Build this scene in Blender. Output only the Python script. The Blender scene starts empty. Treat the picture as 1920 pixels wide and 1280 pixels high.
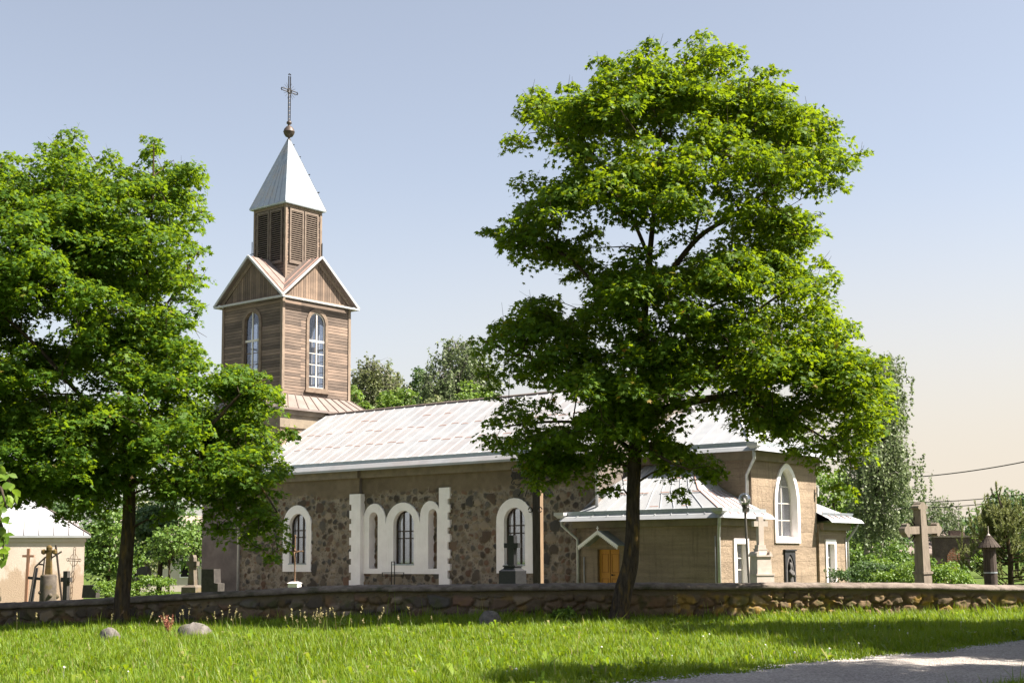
SUN_E = 5.0; SKY_S = .057; SKY_AIR = 1.0; SKY_DUST = 1.6; SKY_OZ = 2.2; SKY_SAT = .56; EXPO = 1.76
HZ_L, HZ_R = .38, 1.0
HZ_COL = (4.75, 4.2, 3.5, 1)
SUN_AZ = 10.0
import bpy, math, random
import numpy as np
from mathutils import Vector, Matrix
from mathutils.geometry import tessellate_polygon

random.seed(7)
SC = bpy.context.scene
COL = SC.collection
R = math.radians

# ------------------------------------------------------------------ camera maths (a real camera, one eye height)
PITCH, ROLL = R(6.0), R(0.3)
FPX = 2603.0 * math.cos(PITCH)
EYE, HOR = 1.75, 1044.0
_fw = np.array([0, math.cos(PITCH), math.sin(PITCH)])
_u0 = np.array([0, -math.sin(PITCH), math.cos(PITCH)])
_r0 = np.array([1.0, 0, 0])
_rt = _r0*math.cos(ROLL) - _u0*math.sin(ROLL)
_up = _r0*math.sin(ROLL) + _u0*math.cos(ROLL)
_cy = HOR - FPX*math.tan(PITCH)/math.cos(ROLL)

def at(px, py, Y):
    """surveying helper: the world point seen at photo pixel (px, py) at distance Y"""
    d = _fw + _rt*(px-960)/FPX + _up*(_cy-py)/FPX
    d = d/d[1]*Y
    return Vector((d[0], d[1], d[2]+EYE))

def at_np(px, py, Y):
    px, py, Y = np.asarray(px, float), np.asarray(py, float), np.asarray(Y, float)
    d = _fw[None, :] + _rt[None, :]*((px-960)/FPX)[:, None] + _up[None, :]*((_cy-py)/FPX)[:, None]
    d = d/d[:, 1:2]*Y[:, None]
    d[:, 2] += EYE
    return d

def gz(X, Y):
    """height of the ground"""
    X = np.asarray(X, float); Y = np.asarray(Y, float)
    s = np.clip(-4.0-X, 0, 14)*0.028
    f = np.clip((Y-14)/20, 0, 1)
    und = 0.035*np.sin(X*0.55+1.0)*np.sin(Y*0.4)+0.02*np.sin(X*1.3+Y*0.9)
    road = np.clip((abs((X-Y+17.9+2.0)/1.414)-2.4)/1.2, 0, 1)
    near = np.clip((60-Y)/20, 0, 1)
    return -s*f + und*road*near

def gzf(X, Y):
    return float(gz(X, Y))

# ------------------------------------------------------------------ tagging
def tag(o, label=None, cat=None, group=None, kind=None):
    if label: o['label'] = label
    if cat: o['category'] = cat
    if group: o['group'] = group
    if kind: o['kind'] = kind
    return o

def empty(name, loc=(0, 0, 0), rz=0.0, label=None, cat=None, group=None):
    o = bpy.data.objects.new(name, None)
    COL.objects.link(o)
    o.location = loc
    o.rotation_euler = (0, 0, rz)
    o.empty_display_size = 0.2
    return tag(o, label, cat, group)

def copy_tree(o, parent=None):
    c = o.copy(); COL.objects.link(c)
    if parent is not None: c.parent = parent
    for ch in list(o.children): copy_tree(ch, c)
    return c

# ------------------------------------------------------------------ materials
class NT:
    def __init__(self, name):
        self.m = bpy.data.materials.new(name); self.m.use_nodes = True
        self.t = self.m.node_tree; self.t.nodes.clear()
        self.out = self.t.nodes.new('ShaderNodeOutputMaterial')
    def n(self, typ, props=None, **ins):
        nd = self.t.nodes.new(typ)
        for k, v in (props or {}).items(): setattr(nd, k, v)
        for k, v in ins.items():
            s = nd.inputs[int(k[1:])] if k[0] == 'i' and k[1:].isdigit() else nd.inputs[k.replace('_', ' ')]
            self.set(s, v)
        return nd
    def set(self, s, v):
        if isinstance(v, bpy.types.NodeSocket): self.t.links.new(v, s)
        elif isinstance(v, bpy.types.Node): self.t.links.new(v.outputs[0], s)
        else:
            if s.type == 'RGBA' and len(v) == 3: v = (*v, 1)
            s.default_value = v
    def mix(self, fac, a, b, mode='MIX'):
        nd = self.t.nodes.new('ShaderNodeMix'); nd.data_type = 'RGBA'; nd.blend_type = mode
        self.set(nd.inputs[0], fac); self.set(nd.inputs[6], a); self.set(nd.inputs[7], b)
        return nd.outputs[2]
    def math(self, op, a, b=0.0, clamp=False):
        nd = self.t.nodes.new('ShaderNodeMath'); nd.operation = op; nd.use_clamp = clamp
        self.set(nd.inputs[0], a); self.set(nd.inputs[1], b)
        return nd.outputs[0]
    def ramp(self, fac, stops):
        nd = self.t.nodes.new('ShaderNodeValToRGB')
        e = nd.color_ramp.elements
        while len(e) > 1: e.remove(e[-1])
        for i, (p, c) in enumerate(stops):
            q = e[0] if i == 0 else e.new(p)
            q.position = p; q.color = (*c, 1) if len(c) == 3 else c
        self.set(nd.inputs[0], fac)
        return nd.outputs[0]
    def coord(self, scale=(1, 1, 1), which='Object'):
        tc = self.n('ShaderNodeTexCoord')
        mp = self.n('ShaderNodeMapping', Vector=tc.outputs[which], Scale=scale)
        return mp.outputs[0]
    def noise(self, vec, scale=5, detail=4, rough=0.55):
        nd = self.n('ShaderNodeTexNoise', Vector=vec, Scale=scale, Detail=detail, Roughness=rough)
        return nd.outputs[0]
    def bump(self, h, strength=0.4, dist=0.02):
        return self.n('ShaderNodeBump', Height=h, Strength=strength, Distance=dist).outputs[0]
    def finish(self, color, rough=0.8, metal=0.0, spec=0.3, normal=None, **kw):
        b = self.n('ShaderNodeBsdfPrincipled', Base_Color=color, Roughness=rough, Metallic=metal)
        b.inputs['Specular IOR Level'].default_value = spec
        if normal is not None: self.set(b.inputs['Normal'], normal)
        for k, v in kw.items(): self.set(b.inputs[k.replace('_', ' ')], v)
        self.t.links.new(b.outputs[0], self.out.inputs[0])
        return self.m

def mottled(name, c1, c2, scale=3.0, rough=0.85, bump=0.25, fine=40, spec=0.25, metal=0.0, stretch=(1, 1, 1), c3=None, s3=0.7):
    t = NT(name); v = t.coord(stretch)
    a = t.noise(v, scale, 6, 0.6)
    col = t.ramp(a, [(0.3, c1), (0.7, c2)])
    if c3 is not None:
        b = t.noise(v, s3, 5, 0.65)
        col = t.mix(t.ramp(b, [(0.52, (0, 0, 0)), (0.68, (1, 1, 1))]), col, c3)
    h = t.noise(v, fine, 5, 0.65)
    col = t.mix(0.35, col, t.mix(h, (0.35, 0.35, 0.35), (0.75, 0.75, 0.75)), 'OVERLAY')
    return t.finish(col, rough, metal, spec, t.bump(h, bump, 0.02))

def siding(name, axis, pitch, c_dark, c_mid, c_light, soot=0.0):
    """weathered boards; axis 'z' for horizontal boards, 'h' for vertical boards"""
    t = NT(name)
    tc = t.n('ShaderNodeTexCoord').outputs['Object']
    sp = t.n('ShaderNodeSeparateXYZ', Vector=tc)
    if axis == 'z': c = sp.outputs[2]
    else: c = t.math('ADD', sp.outputs[0], sp.outputs[1])
    q = t.math('DIVIDE', c, pitch)
    cell = t.math('FLOOR', q); fr = t.math('FRACT', q)
    cv = t.n('ShaderNodeCombineXYZ', X=cell, Y=t.math('FLOOR', t.math('MULTIPLY', t.math('ADD', sp.outputs[0], sp.outputs[1]), 0.33)) if axis == 'z' else 0.0)
    wn = t.n('ShaderNodeTexWhiteNoise', {'noise_dimensions': '3D'}, Vector=cv.outputs[0]).outputs[0]
    st = (1.2, 1.2, 26) if axis == 'z' else (26, 26, 1.2)
    grain = t.noise(t.coord(st), 1.6, 5, 0.65)
    patch = t.noise(t.coord((.8, .8, 2.2)), 1.1, 5, 0.6)
    k = t.math('ADD', t.math('MULTIPLY', wn, 0.26), t.math('MULTIPLY', patch, 0.42))
    k = t.math('ADD', k, t.math('MULTIPLY', grain, 0.42))
    col = t.ramp(k, [(0.28, c_dark), (0.52, c_mid), (0.78, c_light)])
    gap = t.ramp(fr, [(0.0, (1, 1, 1)), (0.16, (0, 0, 0)), (0.9, (0, 0, 0)), (1.0, (1, 1, 1))])
    col = t.mix(gap, col, t.mix(0.72, col, (0.02, 0.016, 0.013)))
    hgt = t.math('ADD', t.math('MULTIPLY', fr, -0.6 if axis == 'z' else 0.0), t.math('MULTIPLY', grain, 0.5))
    hgt = t.math('SUBTRACT', hgt, t.math('MULTIPLY', gap, 0.8))
    return t.finish(col, 0.85, 0, 0.2, t.bump(hgt, 0.6, 0.03))

def leaf_mat(name, stops, trans, mixf=0.38, rough=0.5, spec=0.35):
    t = NT(name)
    g = t.n('ShaderNodeNewGeometry')
    rnd = g.outputs['Random Per Island']
    col = t.ramp(rnd, stops)
    p = t.n('ShaderNodeBsdfPrincipled', Base_Color=col, Roughness=rough)
    p.inputs['Specular IOR Level'].default_value = spec
    tr = t.n('ShaderNodeBsdfTranslucent', Color=t.mix(0.6, col, trans))
    mx = t.n('ShaderNodeMixShader', i0=mixf, i1=p.outputs[0], i2=tr.outputs[0])
    t.t.links.new(mx.outputs[0], t.out.inputs[0])
    return t.m

M = {}
def plaster(name, c1, c2, c3):
    t = NT(name); v = t.coord()
    big = t.noise(t.coord((.5, .5, 1.2)), 1.1, 6, .62); band = t.noise(t.coord((.25, .25, 5.0)), 1.6, 4, .6)
    streak = t.noise(t.coord((4.5, 4.5, .35)), 1.5, 5, .65); fine = t.noise(v, 30, 6, .7); grit = t.noise(v, 9, 5, .7)
    col = t.ramp(t.math('ADD', t.math('MULTIPLY', big, .6), t.math('MULTIPLY', band, .4)), [(.36, c1), (.6, c2)])
    col = t.mix(t.ramp(streak, [(.54, (0, 0, 0)), (.72, (.6, .6, .6))]), col, c3)
    spz = t.n('ShaderNodeSeparateXYZ', Vector=v).outputs[2]
    fr = t.math('FRACT', t.math('DIVIDE', t.math('ADD', spz, t.math('MULTIPLY', grit, .05)), .52))
    line = t.ramp(fr, [(0, (1, 1, 1)), (.035, (0, 0, 0)), (1, (0, 0, 0))])
    col = t.mix(t.math('MULTIPLY', line, t.ramp(grit, [(.42, (0, 0, 0)), (.62, (.22, .22, .22))])), col, t.mix(.5, col, (.05, .04, .03)))
    col = t.mix(.55, col, t.mix(fine, (.25, .25, .25), (.8, .8, .8)), 'OVERLAY')
    col = t.mix(.35, col, t.mix(grit, (.25, .25, .25), (.75, .75, .75)), 'OVERLAY')
    return t.finish(col, .95, 0, .1, t.bump(t.math('SUBTRACT', t.math('ADD', fine, t.math('MULTIPLY', grit, 1.5)), t.math('MULTIPLY', line, .25)), 1.0, .035))
M['plaster_rough'] = plaster('rough_plaster', (.205, .156, .116), (.335, .257, .19), (.145, .112, .084))  # the plaster's own colour, alike on every wall
M['plaster_dark'] = mottled('dark_plaster', (.14, .12, .11), (.22, .185, .165), 1.4, 0.95, 0.6, 22, 0.1, c3=(.10, .085, .075), s3=0.5)
M['cornice'] = mottled('cornice_render', (.17, .14, .11), (.25, .205, .155), 2.5, 0.9, 0.35, 30, 0.1)
def lime(name):
    t = NT(name); v = t.coord()
    a = t.noise(v, 2.2, 6, .65); st = t.noise(t.coord((5, 5, .5)), 1.6, 5, .7); f = t.noise(v, 45, 5, .7)
    col = t.ramp(a, [(.35, (.82, .765, .765)), (.65, (.90, .85, .85))])
    col = t.mix(t.ramp(st, [(.58, (0, 0, 0)), (.8, (.55, .55, .55))]), col, (.52, .49, .455))
    col = t.mix(t.ramp(t.noise(v, 7, 6, .75), [(.68, (0, 0, 0)), (.73, (.8, .8, .8))]), col, (.5, .45, .4))
    return t.finish(col, .8, 0, .15, t.bump(t.math('ADD', f, t.math('MULTIPLY', a, 2.0)), .35, .03))
M['white_paint'] = lime('white_lime_paint')
M['white_trim'] = mottled('white_metal_trim', (.36, .36, .365), (.46, .455, .45), 4, 0.5, 0.08, 40, 0.3)
M['galv'] = mottled('galvanised_sheet', (.27, .30, .34), (.37, .4, .43), 5, 0.42, 0.1, 25, 0.5, 0.35)
M['spire'] = mottled('spire_sheet_metal', (.31, .345, .395), (.40, .43, .475), 3, 0.45, 0.12, 14, 0.5, 0.2, c3=(.42, .405, .40), s3=1.2)
M['pipe'] = mottled('downpipe_zinc', (.36, .36, .365), (.5, .49, .485), 6, 0.42, 0.1, 30, 0.5, 0.2)
M['board'] = mottled('weathered_board', (.15, .11, .085), (.27, .21, .165), 3, 0.85, 0.3, 30, 0.2, stretch=(6, 6, 1))
M['frame_wood'] = mottled('brown_window_wood', (.12, .085, .065), (.22, .165, .125), 5, 0.7, 0.2, 40, 0.25)
M['dark_frame'] = mottled('dark_window_bars', (.03, .022, .018), (.07, .05, .04), 5, 0.6, 0.1, 40, 0.3)
M['mullion'] = mottled('off_white_mullion', (.52, .48, .44), (.66, .62, .57), 5, 0.6, 0.1, 40, 0.3)
M['siding'] = siding('tower_siding', 'z', 0.14, (.052, .042, .038), (.136, .103, .085), (.295, .212, .165))
M['siding_v'] = siding('gable_boards', 'h', 0.15, (.08, .06, .05), (.165, .12, .094), (.29, .205, .152))
M['louvre'] = mottled('louvre_slats', (.12, .09, .075), (.2, .16, .13), 6, 0.85, 0.2, 40, 0.2)
M['iron'] = mottled('wrought_iron', (.012, .012, .013), (.035, .03, .028), 8, 0.5, 0.2, 40, 0.4, 0.4)
M['rust_iron'] = mottled('rusty_iron', (.11, .065, .04), (.2, .12, .075), 8, 0.7, 0.2, 40, 0.3, 0.2)
M['black_stone'] = mottled('black_granite', (.012, .012, .014), (.03, .03, .033), 20, 0.35, 0.05, 60, 0.5)
M['grave_stone'] = mottled('weathered_grey_granite', (.085, .07, .06), (.19, .16, .13), 4, 0.9, 0.4, 30, 0.15, c3=(.16, .12, .04), s3=3)
M['grave_dark'] = mottled('dark_grave_granite', (.035, .031, .03), (.075, .066, .06), 6, 0.7, 0.3, 40, 0.25)
M['lichen_stone'] = mottled('lichened_cross_stone', (.075, .055, .028), (.15, .10, .035), 7, 0.95, 0.4, 30, 0.1, c3=(.07, .058, .045), s3=4)
M['pale_stone'] = mottled('pale_dressed_stone', (.42, .36, .325), (.55, .48, .44), 4, 0.85, 0.2, 40, 0.15)
M['cross_stone'] = mottled('grey_brown_cross_stone', (.17, .14, .115), (.27, .225, .185), 4, 0.9, 0.35, 40, 0.15, stretch=(3, 3, .6))
M['old_wood'] = mottled('old_dark_wood', (.04, .032, .028), (.09, .07, .06), 4, 0.9, 0.4, 30, 0.15, stretch=(7, 7, .6))
M['red_wood'] = mottled('faded_red_wood', (.22, .115, .075), (.31, .17, .115), 4, 0.8, 0.25, 30, 0.2, stretch=(7, 7, .6))
M['sunlit_wood'] = mottled('sunlit_cross_wood', (.17, .115, .075), (.26, .18, .12), 4, 0.8, 0.25, 30, 0.2, stretch=(7, 7, .6))  # lighter tan painted on the wooden cross for its sunlit side
M['door'] = mottled('orange_door_paint', (.46, .205, .03), (.53, .245, .04), 2, 0.55, 0.1, 40, 0.3, stretch=(4, 4, .6))
M['door_dark'] = mottled('orange_door_recess', (.36, .155, .025), (.4, .175, .03), 2, 0.55, 0.1, 40, 0.3)
M['coping'] = mottled('weathered_concrete_coping', (.10, .08, .07), (.235, .195, .17), 3.2, 0.95, 0.9, 30, 0.12, c3=(.07, .066, .045), s3=1.9)
M['bark'] = mottled('maple_bark', (.026, .02, .016), (.08, .062, .047), 5, 0.95, 1.0, 14, 0.1, stretch=(3, 3, .7), c3=(.13, .085, .03), s3=2.2)
M['birch_bark'] = mottled('birch_bark', (.35, .33, .3), (.12, .1, .09), 4, 0.9, 0.4, 14, 0.15, stretch=(1, 1, 3))
M['twig'] = mottled('dead_twig', (.13, .1, .08), (.2, .16, .12), 5, 0.9, 0.2, 30, 0.1)
M['boulder'] = mottled('field_boulder', (.07, .062, .058), (.17, .155, .145), 6, 0.9, 0.5, 26, 0.15, c3=(.12, .12, .05), s3=4)
def chapel_mat():
    t = NT('chapel_render'); v = t.coord()
    a = t.noise(v, .7, 6, .65); f = t.noise(v, 22, 6, .7); st = t.noise(t.coord((1.1, 1.1, .5)), 1.2, 6, .68)
    z = t.n('ShaderNodeSeparateXYZ', Vector=v).outputs[2]
    col = t.ramp(a, [(.3, (.46, .385, .33)), (.7, (.56, .485, .425))])
    damp = t.math('SUBTRACT', t.math('MULTIPLY', st, 4.6), t.math('ADD', z, .75))       # rising damp with a ragged upper edge
    col = t.mix(t.ramp(damp, [(.0, (0, 0, 0)), (.45, (.75, .75, .75))]), col, (.36, .255, .18))
    col = t.mix(.4, col, t.mix(f, (.3, .3, .3), (.78, .78, .78)), 'OVERLAY')
    return t.finish(col, .95, 0, .1, t.bump(f, .6, .03))
M['chapel'] = chapel_mat()
M['gravel'] = None
M['curtain'] = mottled('window_curtain', (.5, .46, .48), (.7, .65, .66), 6, 0.9, 0.1, 20, 0.1, stretch=(9, 9, .3))
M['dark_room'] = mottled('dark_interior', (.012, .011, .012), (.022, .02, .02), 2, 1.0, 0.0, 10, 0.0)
M['statue'] = mottled('grey_plaster_figure', (.07, .065, .065), (.13, .12, .118), 8, 0.8, 0.3, 40, 0.2)
M['lamp_metal'] = mottled('dull_lamp_metal', (.07, .065, .06), (.12, .11, .1), 6, 0.6, 0.1, 30, 0.3)
M['black_paint'] = mottled('black_painted_wood', (.014, .014, .017), (.03, .03, .034), 8, 0.6, 0.1, 40, 0.3)
M['asphalt_roof'] = mottled('distant_roof_sheet', (.25, .2, .18), (.33, .27, .24), 3, 0.9, 0.1, 30, 0.1)
M['far_wall'] = mottled('distant_house_wall', (.5, .43, .38), (.62, .54, .48), 1.0, 0.95, 0.1, 20, 0.1)
M['wire'] = mottled('black_cable', (.02, .02, .02), (.035, .035, .035), 5, 0.6, 0.0, 30, 0.2)
M['ball'] = mottled('dark_copper_ball', (.05, .038, .034), (.095, .07, .06), 6, 0.5, 0.2, 30, 0.4, 0.3)

def glass(name, tint=(.7, .72, .75), refl=0.12, rcol=(.9, .93, 1.0)):
    t = NT(name)
    tr = t.n('ShaderNodeBsdfTransparent', Color=tint)
    gl = t.n('ShaderNodeBsdfGlossy', Color=rcol, Roughness=0.03)
    lw = t.n('ShaderNodeLayerWeight', Blend=0.35)
    f = t.math('ADD', t.math('MULTIPLY', lw.outputs[0], 0.6 if refl > .1 else .12), refl, True)
    mx = t.n('ShaderNodeMixShader', i0=f, i1=tr.outputs[0], i2=gl.outputs[0])
    t.t.links.new(mx.outputs[0], t.out.inputs[0])
    return t.m
M['glass'] = glass('window_glass', (.8, .82, .84), 0.2)
M['glass_clear'] = glass('tower_window_glass', (.78, .8, .84), 0.03)
M['globe'] = glass('lamp_globe_glass', (.8, .8, .8), 0.2)

def roof_mat(name, base1, base2, rust, amount):
    t = NT(name); v = t.coord()
    a = t.noise(v, 1.4, 6, 0.65); b = t.noise(t.coord((1, 1, 1)), 0.6, 4, 0.6); c = t.noise(v, 9, 5, 0.7)
    col = t.ramp(a, [(0.3, base1), (0.7, base2)])
    f = t.math('MULTIPLY', t.ramp(b, [(0.42, (0, 0, 0)), (0.62, (1, 1, 1))]), t.math('MULTIPLY', c, amount))
    col = t.mix(f, col, rust)
    return t.finish(col, t.math('ADD', t.math('MULTIPLY', a, 0.2), 0.33), 0.1, 0.5, t.bump(t.noise(v, 3, 3, .5), 0.15, 0.03))
M['roof'] = roof_mat('pale_sheet_roof', (.29, .295, .31), (.375, .378, .39), (.30, .235, .215), .6)
M['roof2'] = roof_mat('grey_white_sheet_roof', (.32, .33, .355), (.40, .41, .43), (.32, .30, .295), 0.5)
M['skirt'] = roof_mat('skirt_sheet_roof', (.185, .15, .137), (.24, .205, .19), (.165, .12, .103), 1.0)
M['seam_rust'] = mottled('rusted_seam', (.25, .14, .11), (.36, .235, .20), 4, 0.8, 0.1, 40, 0.2)
M['seam'] = mottled('standing_seam', (.36, .36, .37), (.44, .44, .45), 4, 0.5, 0.1, 40, 0.4)
M['seam_dark'] = mottled('dark_standing_seam', (.13, .10, .09), (.19, .15, .13), 4, 0.6, 0.1, 40, 0.3)

def attr_stone(name, bump=0.6, spec=0.15):
    t = NT(name); v = t.coord()
    at_ = t.n('ShaderNodeAttribute', {'attribute_name': 'Col'}).outputs[0]
    h = t.noise(v, 22, 6, 0.7); h2 = t.noise(v, 6, 4, 0.6)
    col = t.mix(0.55, at_, t.mix(h, (.28, .28, .28), (.78, .78, .78)), 'OVERLAY')
    col = t.mix(0.3, col, t.mix(h2, (.3, .3, .32), (.72, .7, .66)), 'OVERLAY')
    return t.finish(col, 0.9, 0, spec, t.bump(h, bump, 0.02))
M['rubble'] = attr_stone('fieldstone_masonry')

# ------------------------------------------------------------------ mesh helpers
class MB:
    def __init__(self): self.v, self.f = [], []
    def add(self, vs, fs):
        b = len(self.v); self.v += [tuple(p) for p in vs]; self.f += [tuple(i+b for i in f) for f in fs]; return self
    def box(self, x0, x1, y0, y1, z0, z1):
        return self.add([(x, y, z) for z in (z0, z1) for y in (y0, y1) for x in (x0, x1)],
                        [(0, 2, 3, 1), (4, 5, 7, 6), (0, 1, 5, 4), (2, 6, 7, 3), (0, 4, 6, 2), (1, 3, 7, 5)])
    def frustum(self, cx, cy, z0, hx0, hy0, z1, hx1, hy1):
        return self.add([(cx-hx0, cy-hy0, z0), (cx+hx0, cy-hy0, z0), (cx-hx0, cy+hy0, z0), (cx+hx0, cy+hy0, z0),
                         (cx-hx1, cy-hy1, z1), (cx+hx1, cy-hy1, z1), (cx-hx1, cy+hy1, z1), (cx+hx1, cy+hy1, z1)],
                        [(0, 2, 3, 1), (4, 5, 7, 6), (0, 1, 5, 4), (2, 6, 7, 3), (0, 4, 6, 2), (1, 3, 7, 5)])
    def obox(self, a, b, w, h, up=(0, 0, 1)):
        """a bar from a to b, w wide (sideways), h high (along up)"""
        a, b = Vector(a), Vector(b); d = (b-a).normalized(); up = Vector(up)
        s = d.cross(up)
        if s.length < 1e-4: s = d.cross(Vector((1, 0, 0)))
        s.normalize(); n = s.cross(d).normalized()
        vs = []
        for p in (a, b):
            for i, j in ((-1, -1), (1, -1), (1, 1), (-1, 1)): vs.append(p+s*(w/2*i)+n*(h/2*j))
        return self.add(vs, [(0, 1, 2, 3), (7, 6, 5, 4), (0, 4, 5, 1), (1, 5, 6, 2), (2, 6, 7, 3), (3, 7, 4, 0)])
    def tube(self, pts, rad, n=6, cap=True):
        pts = [Vector(p) for p in pts]
        if not hasattr(rad, '__len__'): rad = [rad]*len(pts)
        vs, fs = [], []
        ref = Vector((0.31, 0.77, 0.55)).normalized()
        for i, p in enumerate(pts):
            d = (pts[min(i+1, len(pts)-1)]-pts[max(i-1, 0)])
            d = d.normalized() if d.length > 1e-9 else Vector((0, 0, 1))
            s = ref-d*ref.dot(d)
            if s.length < 1e-3: s = Vector((1, 0, 0))-d*d.x
            s.normalize(); t = d.cross(s)
            for k in range(n):
                a = 2*math.pi*k/n
                vs.append(p+(s*math.cos(a)+t*math.sin(a))*rad[i])
        for i in range(len(pts)-1):
            for k in range(n):
                k2 = (k+1) % n
                fs.append((i*n+k, i*n+k2, (i+1)*n+k2, (i+1)*n+k))
        if cap: fs += [tuple(range(n-1, -1, -1)), tuple(range((len(pts)-1)*n, len(pts)*n))]
        return self.add(vs, fs)
    def lathe(self, c, prof, n=16, sx=1.0, sy=1.0):
        vs, fs = [], []
        for r, z in prof:
            for k in range(n):
                a = 2*math.pi*(k+.5)/n
                vs.append((c[0]+r*sx*math.cos(a), c[1]+r*sy*math.sin(a), c[2]+z))
        for i in range(len(prof)-1):
            for k in range(n):
                k2 = (k+1) % n
                fs.append((i*n+k, i*n+k2, (i+1)*n+k2, (i+1)*n+k))
        fs += [tuple(range(n-1, -1, -1)), tuple(range((len(prof)-1)*n, len(prof)*n))]
        return self.add(vs, fs)
    def prism(self, outer, holes, d0, d1, to3):
        """a flat outline (with holes) in (a, b) extruded from depth d0 to d1; to3(a, b, d) -> xyz"""
        loops = [list(outer)]+[list(h) for h in holes]
        flat = [p for l in loops for p in l]
        tris = tessellate_polygon([[Vector((p[0], p[1], 0)) for p in l] for l in loops])
        n = len(flat)
        vs = [to3(a, b, d0) for a, b in flat]+[to3(a, b, d1) for a, b in flat]
        fs = []
        for t in tris:
            fs.append(tuple(t)); fs.append(tuple(i+n for i in reversed(t)))
        k = 0
        for l in loops:
            m = len(l)
            for i in range(m):
                j = (i+1) % m
                fs.append((k+i, k+j, k+j+n, k+i+n))
            k += m
        return self.add(vs, fs)
    def build(self, name, m, parent=None, smooth=False, fix=True):
        me = bpy.data.meshes.new(name)
        me.from_pydata(self.v, [], self.f); me.update()
        if fix:
            import bmesh
            bm = bmesh.new(); bm.from_mesh(me)
            bmesh.ops.recalc_face_normals(bm, faces=bm.faces)
            bm.to_mesh(me); bm.free()
        o = bpy.data.objects.new(name, me); COL.objects.link(o)
        if m is not None: me.materials.append(m)
        if parent is not None: o.parent = parent
        if smooth:
            me.polygons.foreach_set('use_smooth', [True]*len(me.polygons))
        return o

def mesh_np(name, V, F, m, parent=None, col=None, smooth=False):
    """fast mesh from arrays: V (n,3), F (k,3) or (k,4)"""
    me = bpy.data.meshes.new(name)
    V = np.ascontiguousarray(V, np.float32); F = np.ascontiguousarray(F, np.int32)
    nf, k = F.shape
    me.vertices.add(len(V)); me.vertices.foreach_set('co', V.ravel())
    me.loops.add(nf*k); me.loops.foreach_set('vertex_index', F.ravel())
    me.polygons.add(nf); me.polygons.foreach_set('loop_start', np.arange(0, nf*k, k, dtype=np.int32))
    if smooth: me.polygons.foreach_set('use_smooth', np.ones(nf, bool))
    me.update(calc_edges=True)
    if col is not None:
        a = me.attributes.new('Col', 'FLOAT_COLOR', 'POINT')
        a.data.foreach_set('color', np.concatenate([col, np.ones((len(col), 1))], 1).astype(np.float32).ravel())
    me.materials.append(m)
    o = bpy.data.objects.new(name, me); COL.objects.link(o)
    if parent is not None: o.parent = parent
    return o

def arch(x0, x1, z0, z1, rise=None, n=14, point=0.0):
    """outline of an arched opening, counter-clockwise from the lower left"""
    c = (x0+x1)/2; r = (x1-x0)/2
    if rise is None: rise = r
    pts = [(x0, z0), (x1, z0)]
    for i in range(n+1):
        a = math.pi*i/n
        s = math.sin(a)
        pts.append((c+r*math.cos(a), z1-rise+rise*(s*(1-point)+point*(1-abs(math.cos(a))))))
    return pts

def rect(x0, x1, z0, z1): return [(x0, z0), (x1, z0), (x1, z1), (x0, z1)]

FRONT = lambda a, b, d: (a, d, b)          # outline in x, z; depth along local y
SIDE = lambda a, b, d: (d, a, b)           # outline in y, z; depth along local x

def smoothstep(a, b, x):
    t = np.clip((x-a)/(b-a), 0, 1); return t*t*(3-2*t)

def voro(U, W, cell, seed):
    """two nearest jittered-grid seeds: F1, F2, hash of the nearest, offset to it"""
    iu, iw = np.floor(U/cell).astype(int), np.floor(W/cell).astype(int)
    f1 = np.full(U.shape, 1e9); f2 = np.full(U.shape, 1e9); hid = np.zeros(U.shape)
    def h(a, b, k):
        x = np.sin(a*127.1+b*311.7+k*74.7+seed*19.19)*43758.5453
        return x-np.floor(x)
    for du in (-1, 0, 1):
        for dw in (-1, 0, 1):
            a, b = iu+du, iw+dw
            sx, sw = (a+0.1+0.8*h(a, b, 1))*cell, (b+0.1+0.8*h(a, b, 2))*cell
            d = np.hypot(U-sx, W-sw)
            near = d < f1
            f2 = np.where(near, f1, np.minimum(f2, d))
            hid = np.where(near, h(a, b, 3), hid)
            f1 = np.where(near, d, f1)
    return f1, f2, hid

def vnoise(U, W, scale, seed=0):
    """smooth value noise"""
    u, w = U*scale, W*scale
    iu, iw = np.floor(u).astype(int), np.floor(w).astype(int)
    fu, fw = u-iu, w-iw
    fu, fw = fu*fu*(3-2*fu), fw*fw*(3-2*fw)
    def h(a, b):
        x = np.sin(a*127.1+b*311.7+seed*13.7)*43758.5453
        return x-np.floor(x)
    return (h(iu, iw)*(1-fu)+h(iu+1, iw)*fu)*(1-fw)+(h(iu, iw+1)*(1-fu)+h(iu+1, iw+1)*fu)*fw

PAL = np.array([(.072, .058, .048), (.105, .076, .058), (.095, .085, .074), (.14, .098, .073), (.062, .056, .052), (.165, .132, .10), (.115, .07, .05), (.20, .16, .12), (.085, .069, .054)])

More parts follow.
